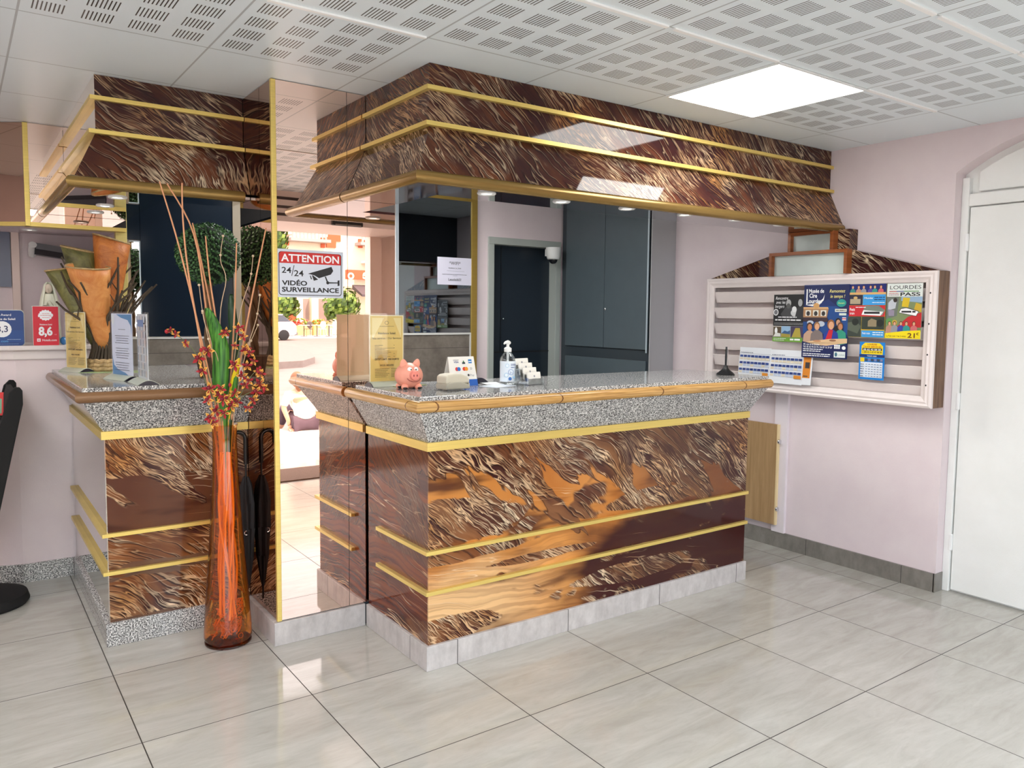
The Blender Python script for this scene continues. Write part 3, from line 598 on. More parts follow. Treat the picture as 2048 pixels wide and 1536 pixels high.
sheet('wifi_notice', 'white paper with the wifi code taped on the tinted mirror', 'notice', (2.846, 4.970, 1.676), (1, 0, 0), (0, 0, 1), .292, .199, (214, 212, 228), [
    ('t', .146, .146, .034, '*WIFI*', K, 'C', .004), ('t', .146, .118, .013, 'Residence_Le_Soleil', K, 'C', .01), ('l', .08, .100, .15, .0015, (120, 120, 130)), ('l', .04, .074, .21, .003, (60, 60, 70)), ('l', .13, .066, .036, .002, (90, 90, 100)), ('t', .146, .030, .026, 'Lesoleil65!', K, 'C', .012)], .001)
def services(o, u, W, H):
    o = Vector(o); Y = (222, 190, 104); it = [('r', .004, .004, W-.008, H-.008, (226, 196, 112)), ('p', [(.012, H-.012), (.07, H-.012), (.012, H-.11)], (236, 216, 152)), ('p', [(W-.012, H-.012), (W-.05, H-.012), (W-.012, H-.10)], (236, 216, 152)), ('p', [(.03, .14), (W-.03, .14), (W-.05, .06), (.05, .06)], (216, 180, 92))]
    k2 = (70, 56, 34); s = W/.21
    it += [('e', W/2, H-.034, .010, .008, (120, 96, 50)), ('e', W/2, H-.034, .008, .0062, (226, 196, 112)), ('l', W/2-.035, H-.050, .07, .0016, (120, 96, 50))]
    it += [('t', W/2, H-.084, .0165*s, 'Résidence Soleil', k2, 'C', .012), ('t', W/2, H-.106, .0160*s, 'Nos services / Our Services', k2, 'C', .002)]
    for i, q in enumerate((.03, .012, .085, .04, .06, .07, .055, .05, .065, .05)): it += [('l', .024, H-.134-i*.0062, q+.01, .0016, (96, 80, 48))]
    for i in (0, 2, 6, 8): it += [('r', W*.70, H-.134-i*.0062, .004, .0022, (60, 50, 30))]
    it += [('t', W/2, .098, .0125*s, 'GRATUIT ILLIMITÉ - FREE UNLIMITED', (40, 32, 20), 'C', .02, W*.72), ('t', W/2, .072, .0115*s, 'INCLUS - INCLUDED', (40, 32, 20), 'C', .02, W*.40)]
    for i in range(6): it += [('l', .024, .058-i*.007, .07-.008*(i % 3), .0018, (80, 66, 40)), ('l', W*.62, .058-i*.007, .055-.006*(i % 2), .0018, (80, 66, 40))]
    return it
def stand(name, label, p0, ang, W, H, items, face=1, bcol=(236, 232, 220)):
    """acrylic T stand: p0 = lower left corner of the sheet over the worktop, ang = direction of the sheet"""
    u = Vector((math.cos(ang), math.sin(ang), 0)); p0 = Vector(p0); n = u.cross(Vector((0, 0, 1)))
    t = thing(name, label, 'sign stand', (p0.x+u.x*W/2, p0.y+u.y*W/2, 1.145)); z = p0.z
    b = MB(); b.obox(p0+Vector((0, 0, .004))-n*.001, u*W, (0, 0, H), n*.002); b.build('paper', RGB(*bcol), t)
    b = MB(); b.obox(p0-u*.004+n*.0032, u*(W+.008), (0, 0, H+.012), n*.0025); b.obox(p0-u*.004-n*.0055, u*(W+.008), (0, 0, H+.012), n*.0025); b.build('acrylic_pane', ACR, t)
    if items: print_on(t, 'print', p0+n*.0012+Vector((0, 0, .004)), u, (0, 0, 1), items, .0002)
    pr = [(-.046, 0)]+[(-.046+.092*i/12, .001+.020*math.sin(math.pi*i/12)) for i in range(13)]+[(.046, 0)]
    c = Vector((p0.x, p0.y, 1.1455)); b = MB(); b.prism([c-u*.002+n*a+Vector((0, 0, q)) for a, q in pr], u*(W+.004)); b.build('base', M('pale sage plastic', srgb(196, 202, 186), .3), t)
    for q0 in (-.005, W+.002):
        b = MB(); b.prism([c+u*q0+n*a*.92+Vector((0, 0, q*.90)) for a, q in pr], u*.003); b.build('end_cap', M('dark plum plastic', srgb(34, 28, 44), .3), t)
stand('sign_stand', 'acrylic stand with the yellow list of services on the main counter beside the column', (1.467, 3.155, 1.158), 0, .165, .296, services((0, 0, 0), 0, .165, .296), bcol=(244, 236, 206))
a = math.radians(-63); stand('sign_stand', 'acrylic stand with a yellow price list at the back of the side counter', (.468, 4.72, 1.155), a, .165, .296, services((0, 0, 0), 0, .165, .296), bcol=(244, 236, 206))
Wb, Hb = .205, .296; BL = (62, 128, 178); LBk = (70, 74, 92)
it = [('p', [(.05, Hb-.004), (Wb-.004, Hb-.004), (Wb-.004, Hb-.10), (Wb-.012, Hb-.055), (Wb-.04, Hb-.03), (.10, Hb-.02)], BL), ('p', [(.004, .10), (.018, .055), (.06, .034), (.13, .022), (Wb-.03, .004), (.004, .004)], BL), ('e', .016, Hb-.026, .015, .026, (214, 220, 224))]
it += [('l', .07, Hb-.075, .07, .0024, LBk)]+[('l', .036+.006*(i % 3), Hb-.105-i*.011-(.014 if i > 3 else 0)-(.012 if i > 8 else 0), .14-.012*(i % 3), .0026, LBk) for i in range(13)]
stand('sign_stand', 'acrylic stand with a white notice with blue curved corners on the side counter', (.600, 4.13, 1.152), math.radians(-74.5), Wb, Hb, it, bcol=(206, 212, 230))
stand('sign_stand', 'acrylic stand seen almost edge on at the front of the side counter', (.667, 3.875, 1.152), math.radians(-89), .205, .296, [('r', .01+.03*(i % 6), .02+.034*(i//6), .026, .028, ((170, 176, 184), (196, 200, 206), (150, 156, 166), (206, 196, 190))[(i*7) % 4]) for i in range(48)]+[('r', .04, .24, .12, .03, (110, 130, 170))], bcol=(206, 208, 212))
tag(MB().obox((.50, 4.55, 1.1452), (.27, -.12, 0), (.07, .13, 0), (0, 0, .002)).build('flyer', M('green landscape flyer', srgb(150, 168, 120), .25, noise=.25, nscale=9)), 'green flyer lying flat on the side counter in front of the twig centrepiece', 'flyer')
# ---------------------------------------------------------------- plaques and statue on the mantle
ZM = 1.276
def plaque(name, label, x0, x1, z1, y, col, items, r):
    t = thing(name, label, 'award sign', ((x0+x1)/2, y, ZM)); w, h = x1-x0, z1-ZM
    p = []
    for cx, cz, a0 in ((x1-r, z1-r, 0), (x0+r, z1-r, 90), (x0+r, ZM+r, 180), (x1-r, ZM+r, 270)):
        for k in range(6): a = math.radians(a0+k*18); p.append((cx+r*math.cos(a), y, cz+r*math.sin(a)))
    MB().prism(p, (0, .005, 0)).build('plate', RGB(*col), t)
    q = [(Vector((a[0], 0, a[2]))-Vector(((x0+x1)/2, 0, (ZM+z1)/2)))*1.03+Vector(((x0+x1)/2, y+.006, (ZM+z1)/2)) for a in p]
    MB().prism(q, (0, .004, 0)).build('acrylic_back', M('pale acrylic edge', srgb(220, 222, 216), .15), t)
    MB().obox(((x0+x1)/2-.03, y+.010, ZM), (.06, 0, 0), (0, .05, 0), (0, 0, .003)).build('foot', M('pale acrylic edge', (1, 1, 1)), t)
    print_on(t, 'print', (x0, y, ZM), (1, 0, 0), (0, 0, 1), items)
Wt = (246, 246, 250)
plaque('award_plaque', 'rounded dark blue award plaque with a score of 8,3 on the mantle', .098, .292, 1.460, 4.865, (26, 62, 128), [
    ('r', .004, .02, .186, .06, (22, 70, 140)), ('t', .097, .155, .017, '2015 Award', Wt, 'C', .004), ('t', .097, .134, .0155, 'Résidence du Soleil', Wt, 'C', .02), ('e', .097, .086, .042, .042, Wt), ('t', .097, .072, .046, '8,3', (26, 40, 90), 'C', .01), ('t', .012, .018, .018, 'Booking', Wt, 'L', .02), ('t', .088, .018, .018, '.com', (90, 160, 220), 'L', .01), ('l', .118, .032, .06, .0018, (180, 200, 230)), ('l', .018, .008, .15, .0018, (120, 150, 200))], .018)
st = [(.0585+ (.034 if i % 2 else .029)*math.cos(i*math.pi/14), .160+(.030 if i % 2 else .026)*math.sin(i*math.pi/14)) for i in range(28)]
RD = (214, 26, 52)
plaque('award_plaque', 'upright red award plaque with a score of 8,6 on the mantle', .333, .450, 1.482, 4.862, RD, [
    ('p', st, Wt), ('r', .030, .154, .057, .004, RD), ('p', [(.024, .150), (.093, .156), (.093, .166), (.024, .162)], Wt), ('l', .034, .158, .05, .0022, RD), ('l', .042, .168, .034, .0018, RD), ('l', .042, .146, .034, .0018, RD), ('t', .0585, .107, .011, 'Résidence Soleil', Wt, 'C', .01, .056),
    ('t', .056, .054, .062, '8,6', Wt, 'C', .04, .064), ('t', .094, .054, .010, '/10', (240, 160, 170), 'L'), ('r', .016, .020, .016, .016, Wt), ('t', .024, .022, .015, 'H', RD, 'C', .03), ('t', .040, .022, .017, 'Hotels.com', Wt, 'L', .006, .066)], .004)
t = thing('madonna_statuette', 'small pale veiled statuette with folded hands standing behind the red plaque', 'statuette', (.415, 4.93, ZM))
SY = 4.93; STN = M('ivory plaster', srgb(226, 224, 204), .5, noise=.05)
b = MB(); b.loft([[(.415+math.cos(k*math.pi/10)*rx+dx, SY+math.sin(k*math.pi/10)*ry, ZM+z) for k in range(20)] for z, rx, ry, dx in ((0, .046, .036, 0), (.01, .047, .037, 0), (.06, .041, .034, 0), (.12, .038, .033, 0), (.17, .042, .033, .002), (.215, .040, .031, .003), (.255, .031, .026, .003), (.275, .024, .022, .003))]); b.build('robe', STN, t, True)
b = MB(); b.ell((.414, SY-.008, ZM+.302), .019, .020, .026); b.ell((.410, SY-.027, ZM+.300), .004, .006, .006, 8, 6); b.build('head', M('pale face paint', srgb(224, 206, 186), .5), t, True)
b = MB(); b.loft([[(.417+math.cos(math.pi*(-.28+1.56*k/15))*rx, SY+.004+math.sin(math.pi*(-.28+1.56*k/15))*ry*1.0, ZM+z) for k in range(16)] for z, rx, ry in ((.02, .052, .042), (.12, .048, .038), (.22, .047, .036), (.26, .038, .032), (.30, .028, .028), (.325, .022, .022), (.338, .010, .010))], False, False); b.build('veil', STN, t, True, solid=.004)
b = MB(); b.tube([(.385, SY-.022, ZM+.18), (.392, SY-.038, ZM+.205), (.402, SY-.043, ZM+.235)], [.012, .011, .007], 8); b.tube([(.443, SY-.022, ZM+.18), (.425, SY-.038, ZM+.205), (.410, SY-.043, ZM+.235)], [.012, .011, .007], 8); b.build('folded_arms', STN, t, True)
b = MB(); b.prism([(.388, SY-.038, ZM), (.412, SY-.040, ZM), (.408, SY-.040, ZM+.17), (.396, SY-.040, ZM+.17)], (0, .004, 0)); b.build('blue_sash', M('sash blue', srgb(62, 88, 140), .5), t)
MB().ell((.392, SY-.046, ZM+.205), .014, .008, .008).build('flower_trim', M('red brown paint', srgb(110, 40, 34), .5), t, True)
tag(MB().ell((.475, 4.90, ZM+.022), .016, .016, .022, 14, 10).build('glass_trinket', M('blue glass trinket', srgb(70, 130, 190), .1)), 'small blue trinket beside the red plaque on the mantle', 'trinket')
tag(MB().lathe([(.0, ZM), (.03, ZM), (.034, ZM+.05), (.02, ZM+.10), (.022, ZM+.13), (.0, ZM+.13)], (.545, 4.98, 0), 16).build('olive_jar', M('olive glaze', srgb(96, 96, 52), .3)), 'olive green jar on the mantle behind the yellow price list', 'jar')
# ---------------------------------------------------------------- twig centrepiece with bark cones
t = thing('bark_centrepiece', 'rustic twig basket holding four orange and olive bark cones on the side counter', 'decoration', (.64, 4.66, 1.145)); bx, by, bz = .64, 4.66, 1.145
TW = M('dry twig bark', srgb(74, 62, 48), .8, noise=.25); ROPE = M('straw rope', srgb(176, 148, 104), .8, noise=.3, nscale=60)
def bark(name, c1, c2):
    g = G(name); o = g.obj(); n = g.noise(o, 9, 6, .7, 1.2); g.p(g.mix(g.mp(n, .3, .72), c1, c2), .5); g.bump(n, .5, .01); return g.m
BK1 = bark('orange bark', srgb(150, 74, 24), srgb(214, 134, 62)); BK2 = bark('pale orange bark', srgb(196, 112, 48), srgb(228, 164, 96)); BK3 = bark('olive bark', srgb(58, 56, 30), srgb(132, 128, 70))
b = MB()
for i in range(26):
    a = 2*math.pi*i/26; r0, r1 = .074, .058
    b.tube([(bx+r0*math.cos(a), by+r0*math.sin(a), bz+.05), (bx+.056*math.cos(a+.1), by+.056*math.sin(a+.1), bz+.12), (bx+r1*math.cos(a+.12), by+r1*math.sin(a+.12), bz+.235)], .007, 6)
b.build('basket', TW, t, True)
b = MB()
for zz, rr in ((bz+.014, .092), (bz+.034, .088), (bz+.052, .080)):
    pts = [(bx+(rr+.004*math.sin(k*2.2))*math.cos(2*math.pi*k/40), by+(rr+.004*math.sin(k*2.2))*math.sin(2*math.pi*k/40), zz+.003*math.cos(k*2.2)) for k in range(41)]; b.tube(pts, .013, 7)
b.build('rope_ring', ROPE, t, True)
for zz, rr in ((bz+.15, .060), (bz+.228, .056)): MB().tube([(bx+rr*math.cos(2*math.pi*k/24), by+rr*math.sin(2*math.pi*k/24), zz) for k in range(25)], .004, 5).build('binding', TW, t, True)
def cone(mat, base, top, r0, r1, cut, name='bark_cone'):
    base, top = Vector(base), Vector(top); ax = (top-base).normalized(); e1 = ax.cross(Vector((0, 1, 0))).normalized(); e2 = ax.cross(e1); rings = []
    L = (top-base).length
    for j in range(9):
        f = j/8; r = r0+(r1-r0)*f**.9; ring = []
        for k in range(24):
            a = 2*math.pi*k/24; e = f*L+(cut*math.cos(a+.6)*f**3); ring.append(base+ax*e+(e1*math.cos(a)+e2*math.sin(a))*r*(1+.05*math.sin(3*a)*f))
        rings.append(ring)
    b = MB(); b.loft(rings, False); o = b.build(name, mat, t, True, solid=.005)
    b = MB(); b.tube([q+(q-top).normalized()*.002 for q in rings[-1]]+[rings[-1][0]], .0045, 5); b.build('stitched_rim', ROPE, o if False else t, True)
cone(BK1, (bx+.01, by+.02, bz+.12), (bx+.055, by+.05, bz+.70), .03, .088, .02)
cone(BK2, (bx-.005, by-.03, bz+.12), (bx-.075, by-.06, bz+.545), .025, .098, .02)
cone(BK3, (bx-.03, by+.03, bz+.14), (bx-.10, by+.08, bz+.64), .025, .075, .03)
cone(BK3, (bx-.04, by+.0, bz+.14), (bx-.195, by+.05, bz+.53), .02, .06, .015)
rr = random.Random(3)
for i in range(36):
    a = rr.uniform(0, 2*math.pi); l = rr.uniform(.20, .44); sp = rr.uniform(.08, .22); pts = []
    for j in range(6):
        f = j/5; pts.append((bx+(.05+sp*f**1.3)*math.cos(a+.25*math.sin(j+i))+rr.uniform(-.008, .008), by+(.05+sp*f**1.3*.6)*math.sin(a+.25*math.sin(j+i)), bz+.16+l*f))
    b = MB(); b.tube(pts, [.008, .008, .007, .0065, .0055, .0045], 6); m_ = Vector(pts[3]); b.tube([m_, m_+Vector((rr.uniform(-.04, .04), rr.uniform(-.03, .03), .06))], [.004, .002], 5); b.build('twig', TW, t, True)
# ---------------------------------------------------------------- topiary
t = thing('topiary', 'round boxwood topiary ball on a slim trunk standing on the side counter', 'plant', (1.0, 4.0, 1.145)); LEAF = [M('box leaf green %d' % i, srgb(*c), .5) for i, c in enumerate(((62, 104, 54), (82, 128, 70), (44, 80, 42)))]
tc = Vector((1.005, 3.97, 1.742)); TR = .140
MB().ell(tc, TR*.92, TR*.92, TR*.92, 24, 16).build('core', M('dark leaf core', srgb(20, 36, 18), .8), t, True)
b = MB(); N = 2600
for i in range(N):
    zf = 1-2*(i+.5)/N; ph = i*2.399963; r = math.sqrt(1-zf*zf); d = Vector((r*math.cos(ph), r*math.sin(ph), zf)); q = tc+d*TR*rr.uniform(.93, 1.04)
    tn = d.orthogonal().normalized(); tn = (tn*math.cos(ph*3.1)+d.cross(tn)*math.sin(ph*3.1)); ax = (d*rr.uniform(.5, 1.1)+tn).normalized(); s_ = ax.cross(d).normalized()*.0052; l = .017
    b.mi = rr.choice((0, 0, 1, 2)); b.face([q, q+ax*l*.5+s_, q+ax*l, q+ax*l*.5-s_])
tag(b.build('foliage', LEAF, t), None, None, None, None)
b = MB()
for k in range(3): b.tube([(1.0+.012*math.cos(j*.9+k*2.1), 3.97+.012*math.sin(j*.9+k*2.1), 1.20+j*.045) for j in range(10)], .011, 7)
b.build('trunk', M('twisted trunk bark', srgb(106, 78, 50), .8, noise=.2), t, True)
b = MB(); b.lathe([(.045, 1.146), (.062, 1.24), (.066, 1.245), (.06, 1.25), (.0, 1.24)], (1.0, 3.97, 0), 24); b.build('pot', M('woven brown pot', srgb(92, 66, 46), .7, noise=.3, nscale=70), t, True)
# ---------------------------------------------------------------- tall amber vase with branches and orchids
vx, vy = .938, 3.495
t = thing('floor_vase', 'tall amber glass floor vase between the side counter and the column', 'vase', (vx, vy, 0))
AMB = clear('amber glass', (.9, .45, .12), .10)
_g = AMB.node_tree; _lw = _g.nodes.new('ShaderNodeLayerWeight'); _lw.inputs[0].default_value = .35; _mx = _g.nodes.new('ShaderNodeMix'); _mx.data_type = 'RGBA'; _mx.inputs[6].default_value = (.97, .62, .22, 1); _mx.inputs[7].default_value = (.48, .13, .02, 1)
_g.links.new(_lw.outputs['Facing'], _mx.inputs[0]); _g.links.new(_mx.outputs[2], [n for n in _g.nodes if n.type == 'BSDF_TRANSPARENT'][0].inputs[0]); VP = [(.080, .006), (.094, .012), (.102, .035), (.099, .10), (.088, .25), (.075, .42), (.064, .58), (.055, .75), (.0505, .90), (.0515, .965), (.056, .978)]
b = MB(); b.lathe([(.0, .004)]+VP, (vx, vy, 0), 40, False); b.build('glass_body', AMB, t, True, angle=0)
b = MB(); b.lathe([(.0, .0005), (.092, .0005), (.099, .006), (.099, .012), (.094, .014), (.0, .016)], (vx, vy, 0), 40, False); b.build('glass_foot', clear('dark amber glass', (.6, .2, .05), .12), t, True)
ORS = M('orange straw', srgb(255, 176, 96), .5); b = MB()
for i in range(11):
    a = i*2.4; r0 = .062*((i % 4)+1)/4; pts = [(vx+r0*math.cos(a+.5*math.sin(j*.8+i)), vy+r0*math.sin(a+.5*math.sin(j*.8+i)), .12+j*.105) for j in range(8)]
    pts = [(vx+(p[0]-vx)*(1-.06*j), vy+(p[1]-vy)*(1-.06*j), p[2]) for j, p in enumerate(pts)]; b.tube(pts, .0055, 6)
b.build('straw_filler', ORS, t, True)
b = MB()
for i in range(46):
    a = rr.uniform(0, 6.28); r = rr.uniform(.0, .062); z = rr.uniform(.03, .19); pts = [(vx+r*math.cos(a)+.016*math.sin(j*1.3+i), vy+r*math.sin(a)+.016*math.cos(j*1.1+i), max(.022, z+.014*math.sin(j*1.7+i*2))) for j in range(9)]; b.tube(pts, .0025, 5)
b.build('moss_filler', M('rust coloured moss', srgb(236, 146, 70), .8, noise=.25), t, True)
b = MB(); b.tube([(vx+.03+.010*math.cos(k*.7), vy-.088, .052+.012*math.sin(k*.7)) for k in range(10)], .0012, 5); b.build('moulded_mark', M('gold glaze', srgb(226, 130, 40), .2), t, True)
BR = M('peach willow branch', srgb(222, 158, 116), .6, noise=.1); BR2 = M('pale curly twig', srgb(206, 178, 146), .6, noise=.1)
def px(p, y): return tuple(ony(p[0], p[1], y))
def stem(pts, y0, y1):
    q = [Vector((vx+(ony(*pts[0], vy).x-vx)*.5, vy, .62))]
    for i, p in enumerate(pts): q.append(Vector(px(p, y0+(y1-y0)*i/max(1, len(pts)-1))))
    o = []                                          # smooth the control points
    for i in range(len(q)-1):
        p0, p1, p2, p3 = q[max(0, i-1)], q[i], q[i+1], q[min(len(q)-1, i+2)]
        for k in range(5):
            s = k/5; o.append(.5*((2*p1)+(p2-p0)*s+(2*p0-5*p1+4*p2-p3)*s*s+(3*p1-p0-3*p2+p3)*s*s*s))
    return o+[q[-1]]
for pts, y1, lab in (([(436, 846), (405, 690), (360, 500), (319, 363)], 3.40, 'peach willow branch leaning furthest to the left in the amber vase'), ([(440, 846), (415, 640), (388, 470), (334, 367)], 3.46, 'peach willow branch crossing behind the leftmost one in the amber vase'),
        ([(428, 846), (400, 680), (376, 540), (366, 440), (364, 366)], 3.36, 'straight peach willow branch reaching the canopy rail above the amber vase'), ([(446, 846), (428, 660), (402, 520), (385, 446)], 3.50, 'short peach willow branch in front of the topiary ball, left side'),
        ([(450, 846), (434, 660), (420, 560), (411, 472)], 3.45, 'peach willow branch standing up in front of the topiary ball'), ([(456, 846), (464, 720), (470, 600), (473, 486)], 3.42, 'upright peach willow branch on the right of the topiary ball'), ([(462, 846), (488, 680), (511, 560), (532, 456)], 3.36, 'peach willow branch leaning furthest to the right in the amber vase')):
    p = stem(pts, vy, y1); n = len(p); tag(MB().tube(p, [.0052-.0026*i/n for i in range(n)], 7).build('willow_branch', BR, None, True), lab, 'branch', 'willow branches in the amber vase')
for pts, y1, lab in (([(444, 846), (440, 640), (452, 560), (441, 520), (446, 472)], 3.47, 'curly pale twig in front of the topiary ball in the amber vase'), ([(458, 846), (478, 640), (500, 560), (506, 512)], 3.40, 'curly pale twig bending towards the gold strip'), ([(440, 846), (426, 700), (408, 640), (398, 570)], 3.44, 'thin pale twig with round bead tips left of the big leaf'), ([(466, 846), (488, 720), (512, 640), (520, 590)], 3.38, 'thin pale twig with a dried bud at the right of the vase'), ([(448, 846), (436, 720), (420, 690), (405, 622)], 3.42, 'thin pale twig with a bead tip behind the big green leaf'), ([(462, 846), (476, 730), (498, 690), (516, 650)], 3.42, 'thin pale twig forking low on the right of the vase')):
    p = stem(pts, vy, y1); n = len(p); b = MB(); b.tube(p, [.0026-.0012*i/n for i in range(n)], 6); r_ = random.Random(n+int(pts[-1][0])); tt = thing('curly_twig', lab, 'branch', tuple(p[0]), 0, 'curly twigs in the amber vase')
    b.build('stem', BR2, tt, True)
    for q in (p[-1], p[-5]): MB().ell(q, .0055, .0055, .0055, 10, 8).build('bead', M('pale dried bud', srgb(222, 198, 166), .6), tt, True)
def leafblade(name, lab, pts, wid, col, y0, y1, twist=.6):
    c = stem(pts, y0, y1)[2:]; n = len(c); rows = []
    for i, q in enumerate(c):
        f = i/(n-1); w_ = wid*(math.sin(math.pi*min(1, f*.92+.04))**.7); s_ = Vector((.82, -.57*twist, 0)).normalized(); fold = Vector((-.4, -.6, 0))*w_*.35
        rows.append([q-s_*w_, q+fold*.0-Vector((0, .004, 0)), q+s_*w_])
    b = MB()
    b.loft(rows, False, False)
    tag(b.build(name, col, None, True, solid=.0012, angle=0), lab, 'leaf')
g = G('strap leaf green'); o_ = g.obj(); n_ = g.noise(g.vec(*[g.math('MULTIPLY', q, k) for q, k in zip(g.pos(), (160, 60, 4))]), 1, 3); LG = g.p(g.mix(g.mp(n_, .35, .65), srgb(30, 84, 26), srgb(92, 160, 58)), .35).m
leafblade('strap_leaf', 'broad pointed green leaf rising from the amber vase', [(446, 840), (440, 780), (442, 700), (428, 650), (414, 616)], .034, LG, vy, 3.43)
leafblade('strap_leaf', 'dark green leaf behind the orchids near the column', [(458, 840), (462, 760), (468, 680), (464, 620), (462, 588)], .022, M('dark strap leaf', srgb(34, 66, 36), .4), vy, 3.56)
leafblade('strap_leaf', 'small narrow green leaf low in the mouth of the amber vase', [(452, 846), (462, 810), (470, 770), (474, 735)], .012, LG, vy, 3.44)
leafblade('yellow_petal', 'bright yellow petal leaf among the orchids', [(456, 840), (466, 770), (473, 740), (478, 716)], .013, M('petal yellow', srgb(240, 210, 30), .5), vy, 3.41)
# orchid sprays
PY = M('orchid gold petal', srgb(232, 172, 70), .6); PR = M('orchid red', srgb(170, 28, 40), .6); PRD = M('orchid dark red', srgb(120, 20, 38), .6); STG = M('orchid stem', srgb(126, 132, 92), .6)
def flower(q, s, yaw_, tt, rd):
    b = MB(); n = Vector((math.sin(yaw_)*.5-.3, -.8, rd.uniform(-.2, .4))).normalized(); e1 = n.orthogonal().normalized(); e2 = n.cross(e1); off = rd.uniform(0, 6)
    for k in range(5):
        a = off+k*2*math.pi/5; d = e1*math.cos(a)+e2*math.sin(a); sd_ = n.cross(d)*s*.24; tip = q+d*s+n*s*.15; m1 = q+d*s*.55+n*s*.12
        b.mi = 0 if k % 2 == 0 else 1; b.face([q, m1+sd_, tip, m1-sd_]); b.mi = 1; b.face([q+n*.001, q+d*s*.5+sd_*.35+n*.002+n*s*.12, q+d*s*.62+n*s*.14, q+d*s*.5-sd_*.35+n*.002+n*s*.12])
    b.mi = 2; b.ell(q+n*s*.16-e2*s*.2, s*.30, s*.30, s*.26, 8, 6); b.build('flower', [PY, PR, PRD], tt)
def orchid(lab, pts, fl, y1, sz, seed):
    rd = random.Random(seed); p = stem(pts, vy, y1); n = len(p); tt = thing('orchid_spray', lab, 'flower', tuple(p[0]), 0, 'artificial orchid sprays in the amber vase')
    MB().tube(p, [.0024-.0012*i/n for i in range(n)], 5).build('stem', STG, tt, True)
    for fx, fy in fl: q = Vector(px((fx, fy), y1+rd.uniform(-.03, .03))); flower(q, sz*rd.uniform(.85, 1.15), rd.uniform(-1, 1), tt, rd)
    MB().ell(p[-1], .007, .007, .009, 8, 6).build('bud', PR, tt, True)
orchid('orchid spray arching far out to the left of the vase', [(440, 850), (410, 760), (390, 705), (362, 676), (333, 663)], [(352, 668), (371, 686), (341, 660), (372, 690)], 3.40, .017, 1)
orchid('orchid spray with dark flowers left of the broad leaf', [(442, 850), (424, 780), (412, 730), (402, 700)], [(398, 717), (416, 702), (405, 742), (420, 778), (416, 800)], 3.41, .030, 2)
orchid('orchid spray rising towards the curly twig on the right', [(456, 850), (470, 740), (480, 690), (486, 660)], [(486, 673), (470, 692), (452, 664), (490, 700), (446, 668), (478, 656)], 3.40, .024, 3)
orchid('orchid spray leaning right against the gold corner strip', [(460, 850), (486, 780), (504, 750), (520, 736)], [(516, 743), (494, 732), (508, 722), (492, 698), (500, 706), (522, 748)], 3.38, .024, 4)
orchid('orchid spray drooping low on the right side of the vase', [(458, 848), (480, 800), (500, 785), (528, 778)], [(512, 784), (490, 770), (528, 776), (498, 762), (506, 800), (496, 816), (520, 768)], 3.37, .028, 5)
orchid('orchid spray hanging over the left rim of the vase', [(446, 850), (440, 820), (428, 815), (418, 842)], [(432, 822), (420, 835), (446, 800), (428, 846), (438, 790)], 3.40, .028, 6)
orchid('full orchid spray in front of the vase mouth', [(450, 850), (452, 810), (456, 790), (460, 770)], [(454, 796), (470, 786), (442, 778), (462, 812), (474, 804), (448, 826), (484, 752), (470, 730)], 3.40, .030, 7)
# ---------------------------------------------------------------- umbrella
ux, uy = 1.074, 3.655
t = thing('umbrella', 'closed black umbrella standing in the corner between the side counter and the column', 'umbrella', (ux, uy, .105))
b = MB(); rings = []
for z, r in ((.165, .006), (.20, .014), (.32, .030), (.46, .040), (.58, .042), (.66, .030), (.70, .014)):
    rings.append([(ux+(r*(1+.22*math.cos(6*k*math.pi/18+z*9)))*math.cos(k*math.pi/18)*.8, uy+(r*(1+.22*math.cos(6*k*math.pi/18+z*9)))*math.sin(k*math.pi/18), z) for k in range(36)])
b.loft(rings); b.build('folded_canopy', M('black umbrella fabric', srgb(24, 20, 22), .7), t, True)
MB().tube([(ux, uy, .106), (ux, uy, .80)], .005, 8).build('shaft', BLACK, t, True)
MB().tube([(ux, uy, .76), (ux, uy, .88)]+[(ux-.032+.032*math.cos(a*math.pi/8), uy-.0, .88+.032*math.sin(a*math.pi/8)) for a in range(1, 9)]+[(ux-.064, uy, .85)], .010, 10).build('hook_handle', M('glossy black handle', srgb(20, 18, 18), .2), t, True)
b = MB(); b.tube([(ux-.012+.010*math.cos(k*.6), uy-.040, .44+.012*math.sin(k*.6)+.001*k) for k in range(9)], .002, 5); b.build('strap_ring', CHROME, t, True)
# ---------------------------------------------------------------- black brochure stand at the left edge
t = thing('brochure_stand', 'black floor standing brochure stand at the left edge beside the half wall', 'brochure stand', (.06, 4.42, 0))
b = MB(); side = [(.245, 1.085), (.235, 1.10), (.215, 1.102), (.19, 1.075), (.02, .42), (.02, .30), (.09, .30), (.245, 1.02)]
b.prism([(x, 4.33, z) for x, z in side], (0, .03, 0)); b.build('side_panel', BLACKM, t, bevel=.004)
b = MB(); b.prism([(x, 4.79, z) for x, z in side], (0, .03, 0)); b.build('side_panel', BLACKM, t, bevel=.004)
b = MB(); b.prism([(.20, 4.36, 1.08), (.22, 4.36, 1.08), (.08, 4.36, .46), (.05, 4.36, .46)], (0, .43, 0)); b.build('back_panel', BLACKM, t)
for z, x in ((.96, .165), (.80, .125), (.62, .08)):
    b = MB(); b.box(x-.10, 4.36, z-.012, x+.03, 4.79, z); b.box(x-.10, 4.36, z, x-.09, 4.79, z+.05); b.build('shelf', BLACKM, t)
b = MB(); b.box(.03, 4.50, .03, .08, 4.62, .46); b.build('post', BLACKM, t)
b = MB(); b.lathe([(.0, 0.001), (.19, 0.001), (.20, .015), (.19, .05), (.12, .075), (.0, .08)], (.06, 4.60, 0), 32); b.build('base', BLACKM, t, True)
